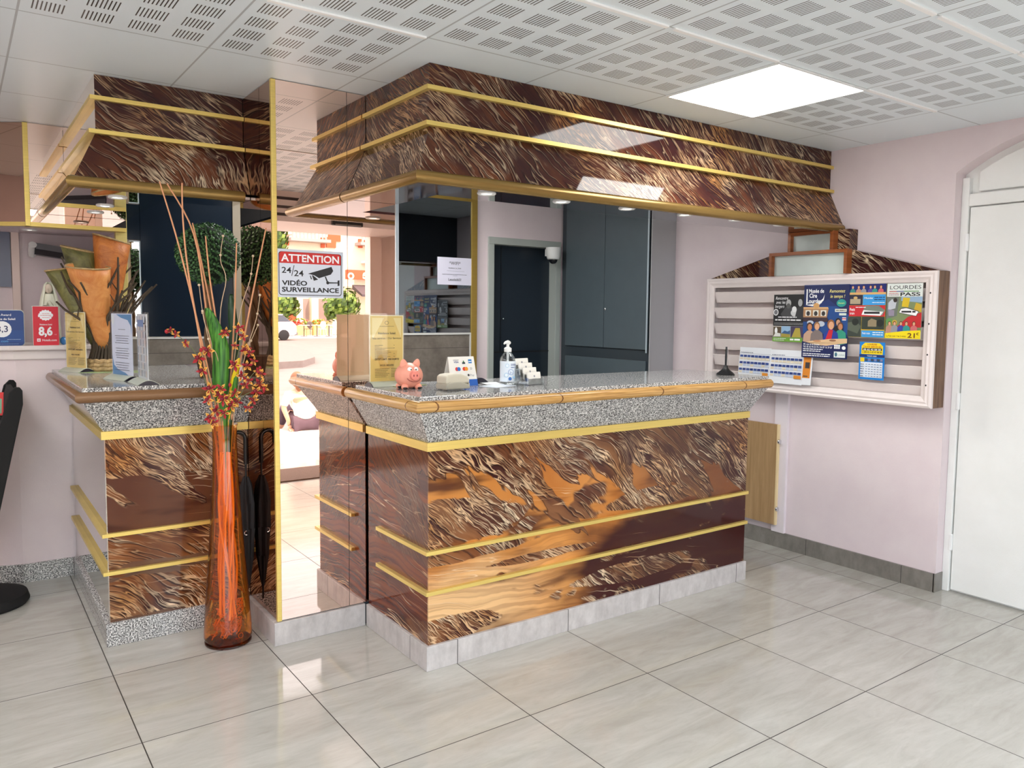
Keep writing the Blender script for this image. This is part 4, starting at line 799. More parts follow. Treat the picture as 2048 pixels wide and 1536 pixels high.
sheet('brochure', 'brochure with a red border standing in the black brochure stand', 'brochure', (.085, 4.42, .965), (.5, -.10, 0), (.04, 0, 1), .085, .11, (206, 40, 40), [('r', .008, .010, .07, .07, (120, 160, 130)), ('r', .012, .014, .03, .04, (214, 200, 180))])
# ---------------------------------------------------------------- brochure rack on the right wall
t = thing('brochure_rack', 'cream slatted wall rack for brochures with a moulded frame on the right wall', 'brochure rack', (4.17, 2.8, 1.0))
Y0, Y1, Z0, Z1 = 2.035, 3.555, 1.0, 1.715
MB().box(4.205, Y0+.02, Z0+.02, XR-.001, Y1-.02, Z1-.01).build('back_board', RACKW, t)
b = MB(); b.box(4.125, Y0, Z0, 4.205, Y0+.02, Z1); b.build('side_board', DKWOOD, t); MB().box(4.205, Y0, Z0, XR-.001, Y0+.02, Z1).build('side_board', DKWOOD, t)
b = MB()
FP = [(0, 0), (0, -.018), (.012, -.024), (.022, -.020), (.032, -.024), (.045, -.016), (.060, -.012), (.060, 0)]   # frame moulding: (inset, towards room)
def mould(b, cor, prof):
    rings = []
    n = len(cor)
    for i in range(n):
        y, z, sy, sz = cor[i]; rings.append([(4.125+d, y+sy*k, z+sz*k) for k, d in prof])
    b.loft(rings+[rings[0]], False)
mould(b, [(Y0, Z0, 1, 1), (Y0, Z1, 1, -1), (Y1, Z1, -1, -1), (Y1, Z0, -1, 1)], FP); b.build('frame', RACKW, t)
b = MB(); b.box(4.125, Y1-.02, Z0, 4.205, Y1, Z1); b.box(4.125, Y0+.02, Z1-.02, 4.205, Y1-.02, Z1); b.box(4.125, Y0+.02, Z0, 4.205, Y1-.02, Z0+.02); b.build('rim', RACKW, t)
for i in range(6):
    z = 1.055+i*.103
    b = MB(); b.prism([(4.118, Y0+.055, z+.055), (4.124, Y0+.055, z+.058), (4.150, Y0+.055, z-.006), (4.196, Y0+.055, z-.012), (4.196, Y0+.055, z-.018), (4.144, Y0+.055, z-.012)], (0, Y1-Y0-.11, 0)); b.build('slat', RACKW, t)
b = MB()
for z in (1.12, 1.28, 1.44, 1.60): b.lathe([(.0, 0), (.004, 0)], (0, 0, 0), 8, False) if False else b.ell((4.102, Y0+.03, z), .002, .004, .005, 8, 6)
b.build('screw', BLACK, t)
# stepped marble pediment and glazed boxes above it
t = thing('pediment', 'dark veined pediment on top of the brochure rack rising to the canopy', 'pediment', (4.18, 2.8, 1.716))
b = MB(); b.prism([(4.135, 3.55, 1.716), (4.135, 3.052, 1.852), (4.135, 2.53, 1.852), (4.135, 2.035, 1.716)], (.095, 0, 0)); b.build('base_board', LAM_K, t)
b = MB(); b.box(4.15, 2.56, 1.852, XR-.002, 2.64, 1.972); b.build('upright_board', LAM_K, t)
def gbox(y0, y1, z0, z1, x0, lab):
    t = thing('glazed_box', lab, 'display box', (x0, (y0+y1)/2, z0)); f = .020
    b = MB(); b.box(x0, y0, z0, x0+.05, y0+f, z1); b.box(x0, y1-f, z0, x0+.05, y1, z1); b.box(x0, y0+f, z1-f, x0+.05, y1-f, z1); b.build('frame', CHERRY, t, bevel=.001)
    MB().box(x0+.03, y0+f, z0, x0+.036, y1-f, z1-f).build('frosted_pane', FROST, t)
gbox(2.53, 3.05, 1.717, 1.856, 4.084, 'wide wooden framed box with frosted glass directly above the brochure rack')
gbox(2.63, 2.93, 1.858, 1.971, 4.098, 'smaller wooden framed box with frosted glass stacked under the canopy end')
# posters: u runs from the far end to the near end of the rack
UY, UZ = (0, -1, 0), (0, 0, 1); W_ = (244, 244, 244); NV = (22, 34, 88)
SK = (224, 168, 130); SK2 = (196, 132, 92)
def fig(x, y, s, robe, hair=(96, 62, 40), skin=SK):
    return [('p', [(x-.5*s, y-.75*s), (x+.55*s, y-.75*s), (x+.42*s, y+.12*s), (x+.12*s, y+.32*s), (x-.15*s, y+.30*s), (x-.42*s, y+.05*s)], robe), ('e', x, y+.58*s, .22*s, .27*s, hair), ('e', x+.02*s, y+.52*s, .16*s, .22*s, skin)]
it = [('r', 0, .095, .215, .19, (26, 26, 28)), ('t', .012, .255, .026, 'Rencontre', W_, 'L', .004, .088, .3), ('t', .016, .230, .026, 'avec les', W_, 'L', .004, .066, .3), ('t', .010, .205, .026, 'bergers', W_, 'L', .004, .066, .3)]
it += [('p', [(.05, .165), (.085, .135), (.135, .14), (.15, .19), (.115, .222), (.085, .21)], (70, 70, 72)), ('e', .105, .232, .018, .024, (176, 176, 176)), ('e', .105, .216, .014, .016, (90, 90, 90)), ('e', .150, .175, .028, .022, (206, 206, 206)), ('e', .146, .196, .016, .018, (226, 226, 226)), ('p', [(.15, .14), (.215, .14), (.215, .21), (.19, .225), (.165, .20)], (52, 52, 54)), ('e', .186, .235, .015, .022, (170, 170, 170)),
       ('e', .018, .178, .018, .020, W_), ('e', .018, .178, .013, .015, (120, 120, 124)), ('l', .035, .146, .13, .0055, W_), ('l', .014, .128, .18, .0075, W_), ('l', .008, .112, .20, .0022, (190, 190, 190)), ('l', .008, .104, .20, .0022, (190, 190, 190)),
       ('r', .004, .028, .055, .062, (92, 76, 56)), ('e', .024, .066, .010, .020, W_), ('p', [(.006, .03), (.058, .03), (.056, .05), (.02, .055)], (222, 222, 214)), ('r', .062, .028, .062, .066, (150, 184, 214)), ('p', [(.062, .05), (.085, .068), (.105, .062), (.124, .070), (.124, .04), (.062, .04)], (60, 94, 140)), ('p', [(.062, .028), (.124, .028), (.124, .046), (.062, .050)], (168, 150, 64)), ('r', .128, .028, .087, .066, (70, 60, 90)), ('p', [(.135, .028), (.20, .028), (.19, .085), (.16, .085)], (178, 160, 66)), ('r', 0, 0, .215, .027, (110, 160, 58)), ('l', .008, .017, .09, .003, W_), ('l', .008, .008, .075, .003, W_), ('l', .125, .010, .07, .010, W_)]
sheet('poster', 'black and white shepherd poster with a green bottom band on the rack', 'poster', (4.0945, 3.010, 1.318), UY, UZ, .215, .285, (210, 206, 196), it)
it = [('p', [(0, .14), (.29, .14), (.29, .30), (0, .30)], (28, 74, 138)), ('p', [(0, .28), (.16, .34), (.29, .25), (.29, .42), (0, .42)], (20, 34, 84)), ('t', .032, .378, .032, 'Musée de', W_, 'L', .022, .098), ('t', .036, .350, .034, 'Cire', W_, 'L', .024, .05), ('t', .020, .318, .036, 'Lourdes', W_, 'L', .024, .098),
      ('p', [(.012, .308), (.06, .300), (.105, .31), (.130, .335), (.136, .37), (.126, .345), (.10, .322), (.06, .312)], W_), ('p', [(.016, .40), (.024, .40), (.024, .31), (.016, .31)], W_), ('t', .166, .378, .026, 'Remontez', (244, 230, 140), 'L', .006, .098, .25), ('t', .172, .348, .026, 'le temps !', (244, 230, 140), 'L', .006, .092, .25),
      ('e', .243, .318, .030, .022, (40, 150, 140)), ('t', .243, .314, .012, 'Ouvert', (230, 240, 120), 'C', .01, .04), ('r', .205, .268, .072, .017, (222, 222, 206)), ('l', .210, .274, .06, .005, (80, 90, 90)), ('r', .232, .248, .044, .013, (214, 226, 214)), ('r', .252, .220, .024, .017, W_), ('r', .252, .226, .024, .006, (190, 40, 60)),
      ('p', [(.0, .235), (.155, .235), (.165, .285), (.0, .285)], (176, 132, 92)), ('p', [(.0, .285), (.165, .285), (.16, .295), (0, .295)], (214, 172, 120)), ('e', .085, .303, .020, .016, (206, 156, 96))]
for q in (.015, .065, .115): it += [('r', q, .243, .036, .034, (226, 222, 210)), ('e', q+.018, .258, .012, .014, (52, 48, 48))]
it += [('p', [(0, .21), (.17, .21), (.16, .235), (0, .235)], (60, 44, 52)), ('e', .05, .205, .022, .012, (190, 200, 214)), ('e', .12, .198, .024, .016, (190, 200, 214))]
it += fig(.228, .165, .080, (24, 26, 34), (20, 20, 24), (200, 150, 120)) + fig(.243, .14, .082, (50, 150, 124), (110, 70, 50), SK2) + fig(.047, .13, .090, (196, 160, 134), (70, 46, 36), SK2) + fig(.095, .135, .088, (130, 116, 112), (150, 110, 70)) + fig(.185, .135, .105, (34, 60, 150), (150, 96, 56)) + [('p', [(.15, .10), (.19, .10), (.20, .165), (.175, .165)], (206, 40, 52))]
it += [('p', [(0, .082), (.06, .098), (.18, .112), (.29, .118), (.29, .092), (.16, .072), (0, .085)], (226, 190, 146)), ('e', .10, .098, .026, .006, (196, 140, 100)), ('e', .20, .104, .022, .006, (150, 104, 76)), ('p', [(0, 0), (.29, 0), (.29, .090), (.22, .074), (.14, .070), (.07, .080), (0, .095)], NV),
       ('t', .012, .073, .015, '87, rue de la Grotte', W_, 'L', .014, .105), ('t', .010, .058, .015, 'Tél. 05 62 94 33 74 / 06 87 16 39 87', W_, 'L', .014, .19), ('l', .010, .047, .13, .005, W_), ('l', .010, .036, .115, .005, W_), ('l', .010, .020, .18, .005, W_), ('l', .010, .009, .175, .005, W_), ('r', .212, .008, .07, .034, (222, 230, 226)), ('e', .225, .025, .008, .012, (60, 110, 130)), ('t', .238, .020, .010, 'LOURDES', (70, 110, 120), 'L', 0, .040), ('e', .272, .064, .012, .010, W_)]
for i in range(3): it += [('r', .212+i*.013, .058+.012*j, .011, .010, W_) for j in (0, 1)]
sheet('poster', 'large dark blue museum poster with robed figures in the middle of the rack', 'poster', (4.0905, 2.798, 1.232), UY, UZ, .290, .424, (26, 48, 106), it)
it = [('r', 0, .240, .215, .054, (24, 36, 110))]
for q, c in ((.02, (60, 140, 130)), (.055, (190, 140, 120)), (.085, (150, 150, 156)), (.125, (90, 70, 150)), (.150, (50, 150, 140)), (.185, (206, 100, 110))): it += fig(q, .258, .034, c)
it += [('r', 0, .236, .215, .012, (222, 176, 110)), ('r', 0, .178, .082, .056, (40, 38, 60)), ('r', .008, .184, .062, .028, (176, 160, 132)), ('e', .04, .218, .012, .008, (206, 170, 110)), ('r', .084, .178, .131, .058, (60, 156, 222)), ('t', .092, .212, .014, 'Musée', W_, 'L', .01, .05), ('l', .15, .218, .06, .0045, (20, 40, 90)), ('l', .15, .206, .06, .0045, (20, 40, 90)), ('l', .14, .190, .07, .003, W_),
       ('r', 0, .116, .215, .060, (206, 40, 50)), ('p', [(.08, .13), (.20, .122), (.215, .15), (.18, .174), (.10, .174)], (120, 134, 122)), ('p', [(.08, .124), (.19, .120), (.205, .142), (.09, .150)], W_), ('r', .095, .130, .09, .012, (40, 40, 44)), ('t', .010, .146, .022, 'Petit', W_, 'L', .012, .03), ('t', .010, .126, .020, 'train', W_, 'L', .012, .028), ('l', .044, .164, .06, .004, W_),
       ('r', 0, .002, .080, .112, (58, 66, 58)), ('p', [(.0, .04), (.06, .02), (.08, .06), (.05, .09), (0, .08)], (92, 100, 84)), ('e', .045, .085, .02, .02, (34, 40, 34)), ('r', .084, .044, .131, .070, (52, 60, 50)), ('p', [(.12, .06), (.17, .06), (.17, .095), (.14, .105), (.12, .09)], (150, 134, 104)), ('e', .19, .08, .02, .02, (30, 36, 30)), ('r', .080, .040, .135, .004, (236, 196, 50)), ('r', .084, .002, .131, .036, (60, 156, 222)), ('t', .090, .018, .016, 'Petit train', W_, 'L', .012, .045), ('l', .15, .026, .06, .0045, W_), ('l', .15, .014, .06, .0045, W_)]
sheet('poster', 'poster of small blue and red adverts right of the dark blue museum poster', 'poster', (4.0945, 2.512, 1.360), UY, UZ, .215, .294, (236, 206, 90), it)
it = [('r', 0, .225, .192, .067, (226, 232, 226)), ('t', .015, .262, .028, 'LOURDES', (20, 20, 24), 'L', .0, .168), ('r', .012, .248, .04, .004, (190, 40, 40)), ('r', .052, .248, .04, .004, (40, 60, 130)), ('r', .092, .248, .08, .004, (80, 140, 60)), ('t', .074, .226, .026, 'PASS', (20, 20, 24), 'L', .022, .106), ('l', .01, .238, .056, .003, (200, 90, 90)), ('l', .01, .230, .056, .003, (150, 90, 120)),
      ('r', 0, .038, .192, .184, (126, 140, 96)), ('p', [(.08, .20), (.192, .19), (.192, .222), (.08, .222)], (150, 178, 206)), ('p', [(0, .10), (.06, .12), (.07, .222), (0, .222)], (110, 118, 108)), ('p', [(.01, .15), (.05, .16), (.055, .195), (.03, .21), (.01, .19)], (196, 200, 208)), ('e', .048, .204, .011, .012, (50, 38, 32)), ('p', [(.015, .12), (.045, .12), (.045, .15), (.01, .155)], (150, 140, 160)), ('p', [(.085, .17), (.12, .165), (.128, .215), (.09, .218)], (222, 190, 40)), ('p', [(.15, .15), (.19, .14), (.19, .18), (.16, .19)], (206, 170, 50)), ('p', [(.06, .06), (.192, .06), (.192, .14), (.12, .115)], (196, 40, 44)),
      ('p', [(.07, .136), (.165, .118), (.178, .146), (.11, .166), (.08, .160)], (40, 40, 44)), ('p', [(.072, .138), (.163, .121), (.175, .143), (.11, .162), (.082, .157)], W_), ('l', .085, .138, .075, .009, (30, 30, 34)), ('e', .02, .09, .02, .018, (96, 150, 80)), ('e', .05, .085, .014, .014, (206, 170, 60))]
for q, c in ((.022, (190, 140, 120)), (.050, (150, 150, 156)), (.085, (60, 70, 160)), (.115, (50, 150, 140)), (.155, (206, 110, 110))): it += fig(q, .058, .040, c)
it += [('p', [(0, 0), (.192, 0), (.192, .046), (.10, .040), (0, .026)], (246, 222, 20)), ('t', .008, .008, .013, 'Le Petit train + les 2 visites', (110, 60, 10), 'L', .01, .108), ('t', .124, .006, .034, '21', (110, 60, 10), 'L', .022, .040), ('t', .170, .020, .018, '€', (110, 60, 10), 'L', .01, .014)]
sheet('poster', 'poster with the price 21 on a yellow band at the right end of the rack', 'poster', (4.0945, 2.292, 1.360), UY, UZ, .192, .292, (226, 228, 220), it)
it = [('p', [(.012, .14), (.136, .14), (.136, .185), (.116, .203), (.032, .203), (.012, .185)], (246, 216, 30)), ('t', .074, .190, .012, 'LOURDES', (196, 60, 20), 'C', .02, .055), ('t', .074, .177, .012, 'TAXIS SERVICES', (196, 60, 20), 'C', .02, .105), ('r', .018, .160, .112, .014, (30, 30, 44)), ('t', .074, .162, .012, '05 62 42 08 08', W_, 'C', .02, .10), ('t', .074, .148, .011, '2 (8010) 5 62 42 08 08', (30, 30, 44), 'C', .02, .112), ('r', 0, .124, .147, .014, (24, 50, 110)), ('t', .074, .127, .009, 'TARIFS 2020', W_, 'C', .02, .055),
      ('r', .008, .098, .024, .022, (240, 206, 30)), ('r', .010, .012, .128, .084, (228, 236, 246))]
for i in range(6): it += [('r', .036+i*.018, .102, .014, .014, ((70, 80, 96), (120, 130, 170))[i % 2])]+[('r', .040+i*.017, .017+.013*j, .011, .004, ((110, 130, 170), (150, 156, 166))[(i+j) % 2]) for j in range(6)]
it += [('l', .012, .017+.013*j, .022, .004, (90, 100, 120)) for j in range(6)]
sheet('poster', 'small blue and yellow taxi price leaflet below the pass poster', 'poster', (4.0965, 2.438, 1.128), UY, UZ, .147, .207, (20, 130, 214), it)
t = thing('planning_leaflet', 'open white planning leaflet with blue calendars leaning low in the rack', 'leaflet', (4.09, 3.0, 1.06))
def page(y, z, w_, h, dx, items, col=(232, 234, 238)):
    o = Vector((4.088+dx, y, z)); v = Vector((.10, 0, 1)); u_ = Vector((0, -1, 0)); MB().obox(o, u_*w_, v.normalized()*h, (.0012, 0, 0)).build('page', RGB(*col), t); print_on(t, 'print', o, u_, v, items)
def cal(w_, h, cols):
    it = [('r', 0, h-.040, w_, .0012, (60, 60, 80)), ('l', .008, h-.034, w_*.4, .0035, (50, 60, 90))]
    for i in range(cols):
        for j in range(3):
            it += [('r', .006+i*(w_-.008)/cols, h-.062-j*.042, (w_-.012)/cols*.84, .014, (36, 58, 128) if (i+j) % 2 else (60, 84, 150)), ('r', .006+i*(w_-.008)/cols, h-.078-j*.042, (w_-.012)/cols*.84, .013, (196, 206, 226) if (i*j) % 3 else (226, 214, 190))]
    return it
page(3.262, 1.088, .238, .185, 0, cal(.238, .185, 8)+[('r', .19, .012, .042, .018, (222, 140, 40))]); page(3.024, 1.062, .232, .206, -.002, cal(.232, .206, 8)+[('r', .178, .036, .05, .020, (222, 140, 40))])
page(2.792, 1.066, .060, .190, -.001, [('r', 0, .042, .05, .148, (222, 136, 36)), ('r', .0, .178, .05, .010, (110, 70, 30)), ('r', .014, .10, .03, .036, (60, 50, 50)), ('l', .006, .05, .03, .006, (60, 50, 40))])
# ---------------------------------------------------------------- low oak door and painted post under the rack
t = thing('cupboard_door', 'light oak cupboard door with two metal catches on the wall below the brochure rack', 'cupboard door', (4.2, 3.15, .14))
MB().box(4.196, 3.028, .146, 4.214, 3.42, .79).build('panel', OAK, t, bevel=.001); MB().box(4.196, 3.018, .146, 4.214, 3.028, .79).build('edge_band', M('pale maple edge', srgb(232, 208, 160), .4), t)
for z in (.682, .250):
    b = MB(); b.lathe([(.0, -.006), (.014, -.006), (.016, .0), (.014, .006), (.0, .006)], (0, 0, 0), 16); bmesh.ops.rotate(b.b, verts=b.b.verts[:], cent=(0, 0, 0), matrix=Matrix.Rotation(math.pi/2, 3, 'X')); bmesh.ops.translate(b.b, verts=b.b.verts[:], vec=(4.202, 3.012, z)); b.build('catch', CHROME, t, True)
struct(MB().box(4.214, 2.968, .10, XR, 3.06, 1.0).build('trim_post_rack', M('lilac white trim paint', srgb(232, 222, 226), .45)))
# ---------------------------------------------------------------- things on the main counter
ZT = 1.1455
t = thing('piggy_bank', 'pink grinning piggy bank on the main counter', 'piggy bank', (1.575, 2.995, ZT), math.radians(-97)); PK = M('pink ceramic', srgb(244, 164, 140), .4, noise=.05, nscale=20); PKD = M('rosy pink', srgb(236, 136, 120), .4)
b = MB(); b.ell((0, 0, .056), .066, .060, .055, 28, 18); b.build('body', PK, t, True, local=True)
b = MB(); b.lathe([(.0, 0), (.0185, 0), (.021, .004), (.020, .020), (.024, .030)], (0, 0, 0), 20); bmesh.ops.rotate(b.b, verts=b.b.verts[:], cent=(0, 0, 0), matrix=Matrix.Rotation(-math.pi/2, 3, 'Y')); bmesh.ops.translate(b.b, verts=b.b.verts[:], vec=(.081, .0, .060)); b.build('snout', PKD, t, True, local=True)
b = MB(); b.ell((.081, -.007, .061), .002, .003, .005, 8, 6); b.ell((.081, .007, .061), .002, .003, .005, 8, 6); b.build('nostrils', M('dark rose', srgb(150, 60, 60), .5), t, True, local=True)
for s in (-1, 1):
    b = MB(); b.loft([[(.012+.008*f+math.cos(k*math.pi/6)*.008*q, s*(.026+.006*f)+math.sin(k*math.pi/6)*.016*q, .094+.034*f) for k in range(12)] for f, q in ((0, 1.15), (.4, 1.1), (.75, .75), (.93, .42), (1, .1))]); b.build('ear', PK, t, True, local=True)
    b = MB(); b.ell((.049, s*.014, .084), .009, .011, .011, 14, 10); b.build('eye', M('white glaze', srgb(244, 244, 240), .2), t, True, local=True); MB().ell((.0575, s*.011, .085), .002, .0028, .0032, 10, 8).build('pupil', BLACK, t, True, local=True)
    for fx in (-.032, .034):
        MB().ell((fx, s*.030, .010), .017, .016, .014, 14, 10).build('foot', PK, t, True, local=True); MB().ell((fx+.011, s*.032, .0055), .0095, .011, .0058, 12, 8).build('hoof', BLACK, t, True, local=True)
b = MB(); b.tube([(.061, -.030, .048), (.067, -.022, .039), (.070, -.008, .034), (.070, .008, .034), (.067, .022, .039), (.061, .030, .048)], .0014, 6); b.build('smile', M('dark rose', (1, 1, 1)), t, True, local=True)
b = MB(); b.tube([(-.06+.006*math.cos(k), .006*math.sin(k), .06+.0005*k) for k in range(10)], .003, 6); b.build('tail', PK, t, True, local=True)
# old card imprinter / terminal
t = thing('card_terminal', 'beige card payment terminal with a sloped top on the main counter', 'card terminal', (1.715, 2.86, ZT), math.radians(8)); t.scale = (.82, .82, .92); BG = M('beige plastic', srgb(206, 198, 178), .4); BG2 = M('beige grey plastic', srgb(172, 166, 150), .45)
def hump(z0, h, inset): return [(-.078+inset, z0), (-.078+inset, z0+h*.72), (-.060+inset*.5, z0+h*.92), (-.02, z0+h), (.02, z0+h*.97), (.060, z0+h*.70), (.080-inset, z0+h*.42), (.080-inset, z0)]
b = MB(); b.prism([(x, -.046, z) for x, z in hump(.004, .034, 0)], (0, .092, 0)); b.build('base', BG2, t, bevel=.006, seg=3, local=True); b = MB(); b.prism([(x, -.043, z) for x, z in hump(.030, .046, .002)], (0, .086, 0)); b.build('cover', BG, t, bevel=.008, seg=3, local=True)
b = MB(); b.prism([(.074, -.040, .006), (.082, -.040, .006), (.081, -.040, .028), (.074, -.040, .034)], (0, .08, 0)); b.build('front_lip', BG, t, bevel=.003, local=True); b = MB(); b.tube([(-.070, -.046, .008), (-.084, -.060, .005), (-.070, -.075, .004), (-.03, -.072, .004), (.0, -.06, .004)], .003, 6); b.build('cable', M('grey cable', srgb(90, 88, 86), .5), t, True, local=True)
# payment card tent sign
t = thing('payment_sign', 'white tent sign showing accepted payment cards behind the beige terminal', 'sign', (1.838, 2.965, ZT), math.radians(0)); b = MB(); H = .128
b.prism([(-.072, 0, 0), (.072, 0, 0), (.068, .034, H), (-.066, .034, H)], (0, .002, 0)); b.prism([(-.072, .075, 0), (.072, .075, 0), (.068, .038, H), (-.066, .038, H)], (0, .002, 0)); b.prism([(-.066, .034, H), (.068, .034, H), (.068, .040, H), (-.066, .040, H)], (0, 0, .002)); b.build('card', M('white card', srgb(240, 236, 228), .4), t, local=True)
BLU = (30, 90, 170)
print_on(t, 'print', (-.072, 0, 0), (1, 0, 0), (0, .034, H), [('r', 0, 0, .144, .030, (28, 92, 180)), ('t', .03, .010, .012, 'Worldline', W_, 'L', .01, .04), ('t', .045, .106, .012, 'VISA', (40, 60, 130), 'C', .02, .026), ('l', .030, .118, .03, .002, (60, 70, 110)), ('r', .075, .101, .016, .007, (30, 40, 60)), ('p', [(.078, .108), (.083, .118), (.088, .108)], (60, 120, 70)), ('r', .108, .103, .018, .018, (30, 120, 190)), ('l', .110, .109, .014, .004, W_),
    ('e', .044, .078, .009, .009, (214, 60, 50)), ('e', .054, .078, .009, .009, (40, 110, 190)), ('e', .082, .078, .009, .009, (214, 60, 40)), ('e', .093, .078, .009, .009, (236, 150, 40)), ('l', .112, .074, .010, .0014, (90, 90, 90)), ('l', .112, .078, .012, .0014, (90, 90, 90)), ('l', .112, .082, .010, .0014, (90, 90, 90)), ('e', .100, .049, .005, .0055, (30, 30, 34)), ('t', .108, .044, .013, 'Pay', (140, 140, 150), 'L', .002, .022)], local=True)
# hand sanitiser
t = thing('sanitiser_bottle', 'clear pump bottle of hand sanitiser with a white pump on the main counter', 'bottle', (2.065, 2.955, ZT)); sx_, sy_ = 2.065, 2.955
b = MB(); b.lathe([(.0, .001), (.033, .001), (.037, .006), (.037, .105), (.033, .124), (.020, .142), (.0145, .150), (.0145, .158)], (sx_, sy_, ZT), 28, False); b.build('bottle', clear('clear bottle plastic', (.90, .93, .94), .2), t, True, angle=0)
b = MB(); b.lathe([(.0, .150), (.017, .150), (.0175, .166), (.012, .170), (.007, .172), (.0065, .186), (.0, .186)], (sx_, sy_, ZT), 20); b.tube([(sx_+.012, sy_+.004, ZT+.190), (sx_, sy_, ZT+.193), (sx_-.016, sy_-.006, ZT+.193), (sx_-.028, sy_-.010, ZT+.187)], [.008, .010, .0065, .004], 10); b.build('pump', WPLAS, t, True); MB().tube([(sx_, sy_, ZT+.150), (sx_, sy_, ZT+.095)], [.007, .004], 10).build('dip_tube', WPLAS, t, True)
b = MB(); ar = [math.radians(a) for a in range(165, 345, 12)]; b.loft([[(sx_+.0376*math.cos(a), sy_+.0376*math.sin(a), ZT+z) for a in ar] for z in (.014, .108)], False, False); b.build('label_film', RGB(226, 234, 242), t, True)
ab = math.radians(252); o_ = Vector((sx_+.0385*math.cos(ab), sy_+.0385*math.sin(ab), ZT)); u_ = Vector((-math.sin(ab), math.cos(ab), 0))
print_on(t, 'print', o_, u_, (0, 0, 1), [('t', .004, .088, .012, 'SOS 4EVER', (30, 60, 130), 'L', .02, .022), ('l', .004, .078, .02, .003, (60, 90, 150)), ('e', .004, .058, .013, .013, (60, 110, 180)), ('e', .004, .058, .011, .011, (226, 234, 242)), ('t', .004, .051, .014, '21', (40, 80, 150), 'C', .01, .012), ('e', -.018, .045, .010, .010, (150, 190, 220)), ('e', -.018, .045, .008, .008, (226, 234, 242)), ('e', -.014, .088, .009, .009, (170, 200, 224)), ('e', -.014, .088, .007, .007, (226, 234, 242)), ('e', .0, .028, .008, .008, (60, 110, 180)), ('e', .018, .034, .006, .006, (150, 190, 220))], .0002)
# business cards in a stepped acrylic holder
t = thing('card_holder', 'stepped clear acrylic holder with four rows of white business cards on the main counter', 'card holder', (2.145, 2.89, ZT), math.radians(12))
for i in range(4):
    y = -.03+i*.026; z = i*.020
    b = MB(); b.box(-.052, y-.010, z, .052, y-.008, z+.030); b.box(-.052, y-.008, z, .052, y+.014, z+.002); b.box(-.054, y-.010, 0, -.052, y+.016, z+.034); b.box(.052, y-.010, 0, .054, y+.016, z+.034); b.build('tray', clear('holder acrylic', (.90, .92, .93), .35), t, local=True)
    b = MB(); b.prism([(-.044, y-.003, z+.004), (.044, y-.003, z+.004), (.044, y+.006, z+.058), (-.044, y+.006, z+.058)], (0, .008, 0)); b.build('cards', M('white card', (1, 1, 1)), t, local=True)
    print_on(t, 'print', (-.044, y-.003, z+.004), (1, 0, 0), (0, .009, .054), [('e', .044, .037, .005, .005, (150, 150, 160)), ('l', .030, .024, .028, .002, (130, 130, 140)), ('l', .034, .018, .02, .0015, (150, 150, 160))], local=True)
# pen on its stand
t = thing('counter_pen', 'black pen standing in a round weighted base at the right end of the main counter', 'pen', (3.455, 2.84, ZT)); xx, yy = 3.455, 2.84
b = MB(); b.lathe([(.0, 0), (.050, 0), (.051, .004), (.040, .014), (.022, .028), (.013, .040), (.010, .052), (.0, .052)], (xx, yy, ZT), 24); b.build('base', BLACK, t, True); MB().tube([(xx, yy, ZT+.045), (xx+.001, yy, ZT+.10), (xx+.002, yy, ZT+.155)], [.0055, .0065, .005], 10).build('pen', M('glossy black pen', srgb(22, 22, 24), .2), t, True)
b = MB(); b.tube([(xx+.012, yy-.006, ZT+.05), (xx+.010, yy-.008, ZT+.10), (xx+.004, yy-.006, ZT+.145)], .0014, 6); b.build('chain', CHROME, t, True)
def flat(name, lab, cat, x, y, w_, h, ang, mat, z=0.0): tag(MB().obox((x, y, ZT+z), (w_*math.cos(ang), w_*math.sin(ang), 0), (-h*math.sin(ang), h*math.cos(ang), 0), (0, 0, .0012)).build(name, mat), lab, cat)
flat('leaflet', 'pale blue leaflet lying flat in front of the sanitiser bottle', 'leaflet', 1.92, 2.83, .14, .10, .3, RGB(214, 222, 234)); flat('leaflet', 'white leaflet lying flat between the payment sign and the sanitiser bottle', 'leaflet', 1.955, 2.96, .085, .12, -.25, RGB(232, 234, 236), .0014); flat('leaflet', 'yellow and teal leaflet lying flat behind the piggy bank', 'leaflet', 1.56, 3.08, .16, .09, .1, M('teal yellow print', srgb(150, 160, 90), .3, noise=.35, nscale=26))
t = thing('stand_foot', 'dark half round foot of an acrylic stand on the counter behind the payment sign', 'stand_foot', (1.98, 3.09, ZT)); pr = [(-.046, 0)]+[(-.046+.092*i/12, .001+.024*math.sin(math.pi*i/12)) for i in range(13)]+[(.046, 0)]
b = MB(); b.prism([(1.985+a, 3.06, ZT+q) for a, q in pr], (0, .10, 0)); b.build('base', M('dark plum plastic', (1, 1, 1)), t)  # dark base of an acrylic stand
# ---------------------------------------------------------------- entrance and street (seen in the mirrored column)
t = thing('door_sensor', 'small black motion sensor on the entrance header, seen in the mirror', 'sensor', (2.73, .34, 2.24)); b = MB(); b.box(2.60, .335, 2.195, 2.87, .385, 2.245); b.build('housing', BLACK, t, bevel=.008); MB().box(2.62, .385, 2.20, 2.85, .388, 2.205).build('lens_strip', M('grey lens', srgb(170, 160, 156), .3), t)
tag(MB().box(1.75, -.42, .0, 2.95, .10, .012).build('doormat', M('brown entrance mat', srgb(110, 88, 74), .95, noise=.3, nscale=150)), 'brown doormat inside the entrance, seen in the mirror', 'doormat')
PAVE = M('pale pavement', srgb(196, 190, 180), .8, noise=.08, nscale=3); ASPH = M('asphalt', srgb(112, 104, 102), .85, noise=.1, nscale=2)
struct(MB().box(-14, -3.0, -.4, 40, -.6, -.004).build('pavement', PAVE)); struct(MB().box(-30, -70, -.6, 60, -3.0, -.18).build('road', ASPH)); struct(MB().box(-10, -47.5, -.4, 50, -40.2, -.10).build('pavement_far', PAVE))
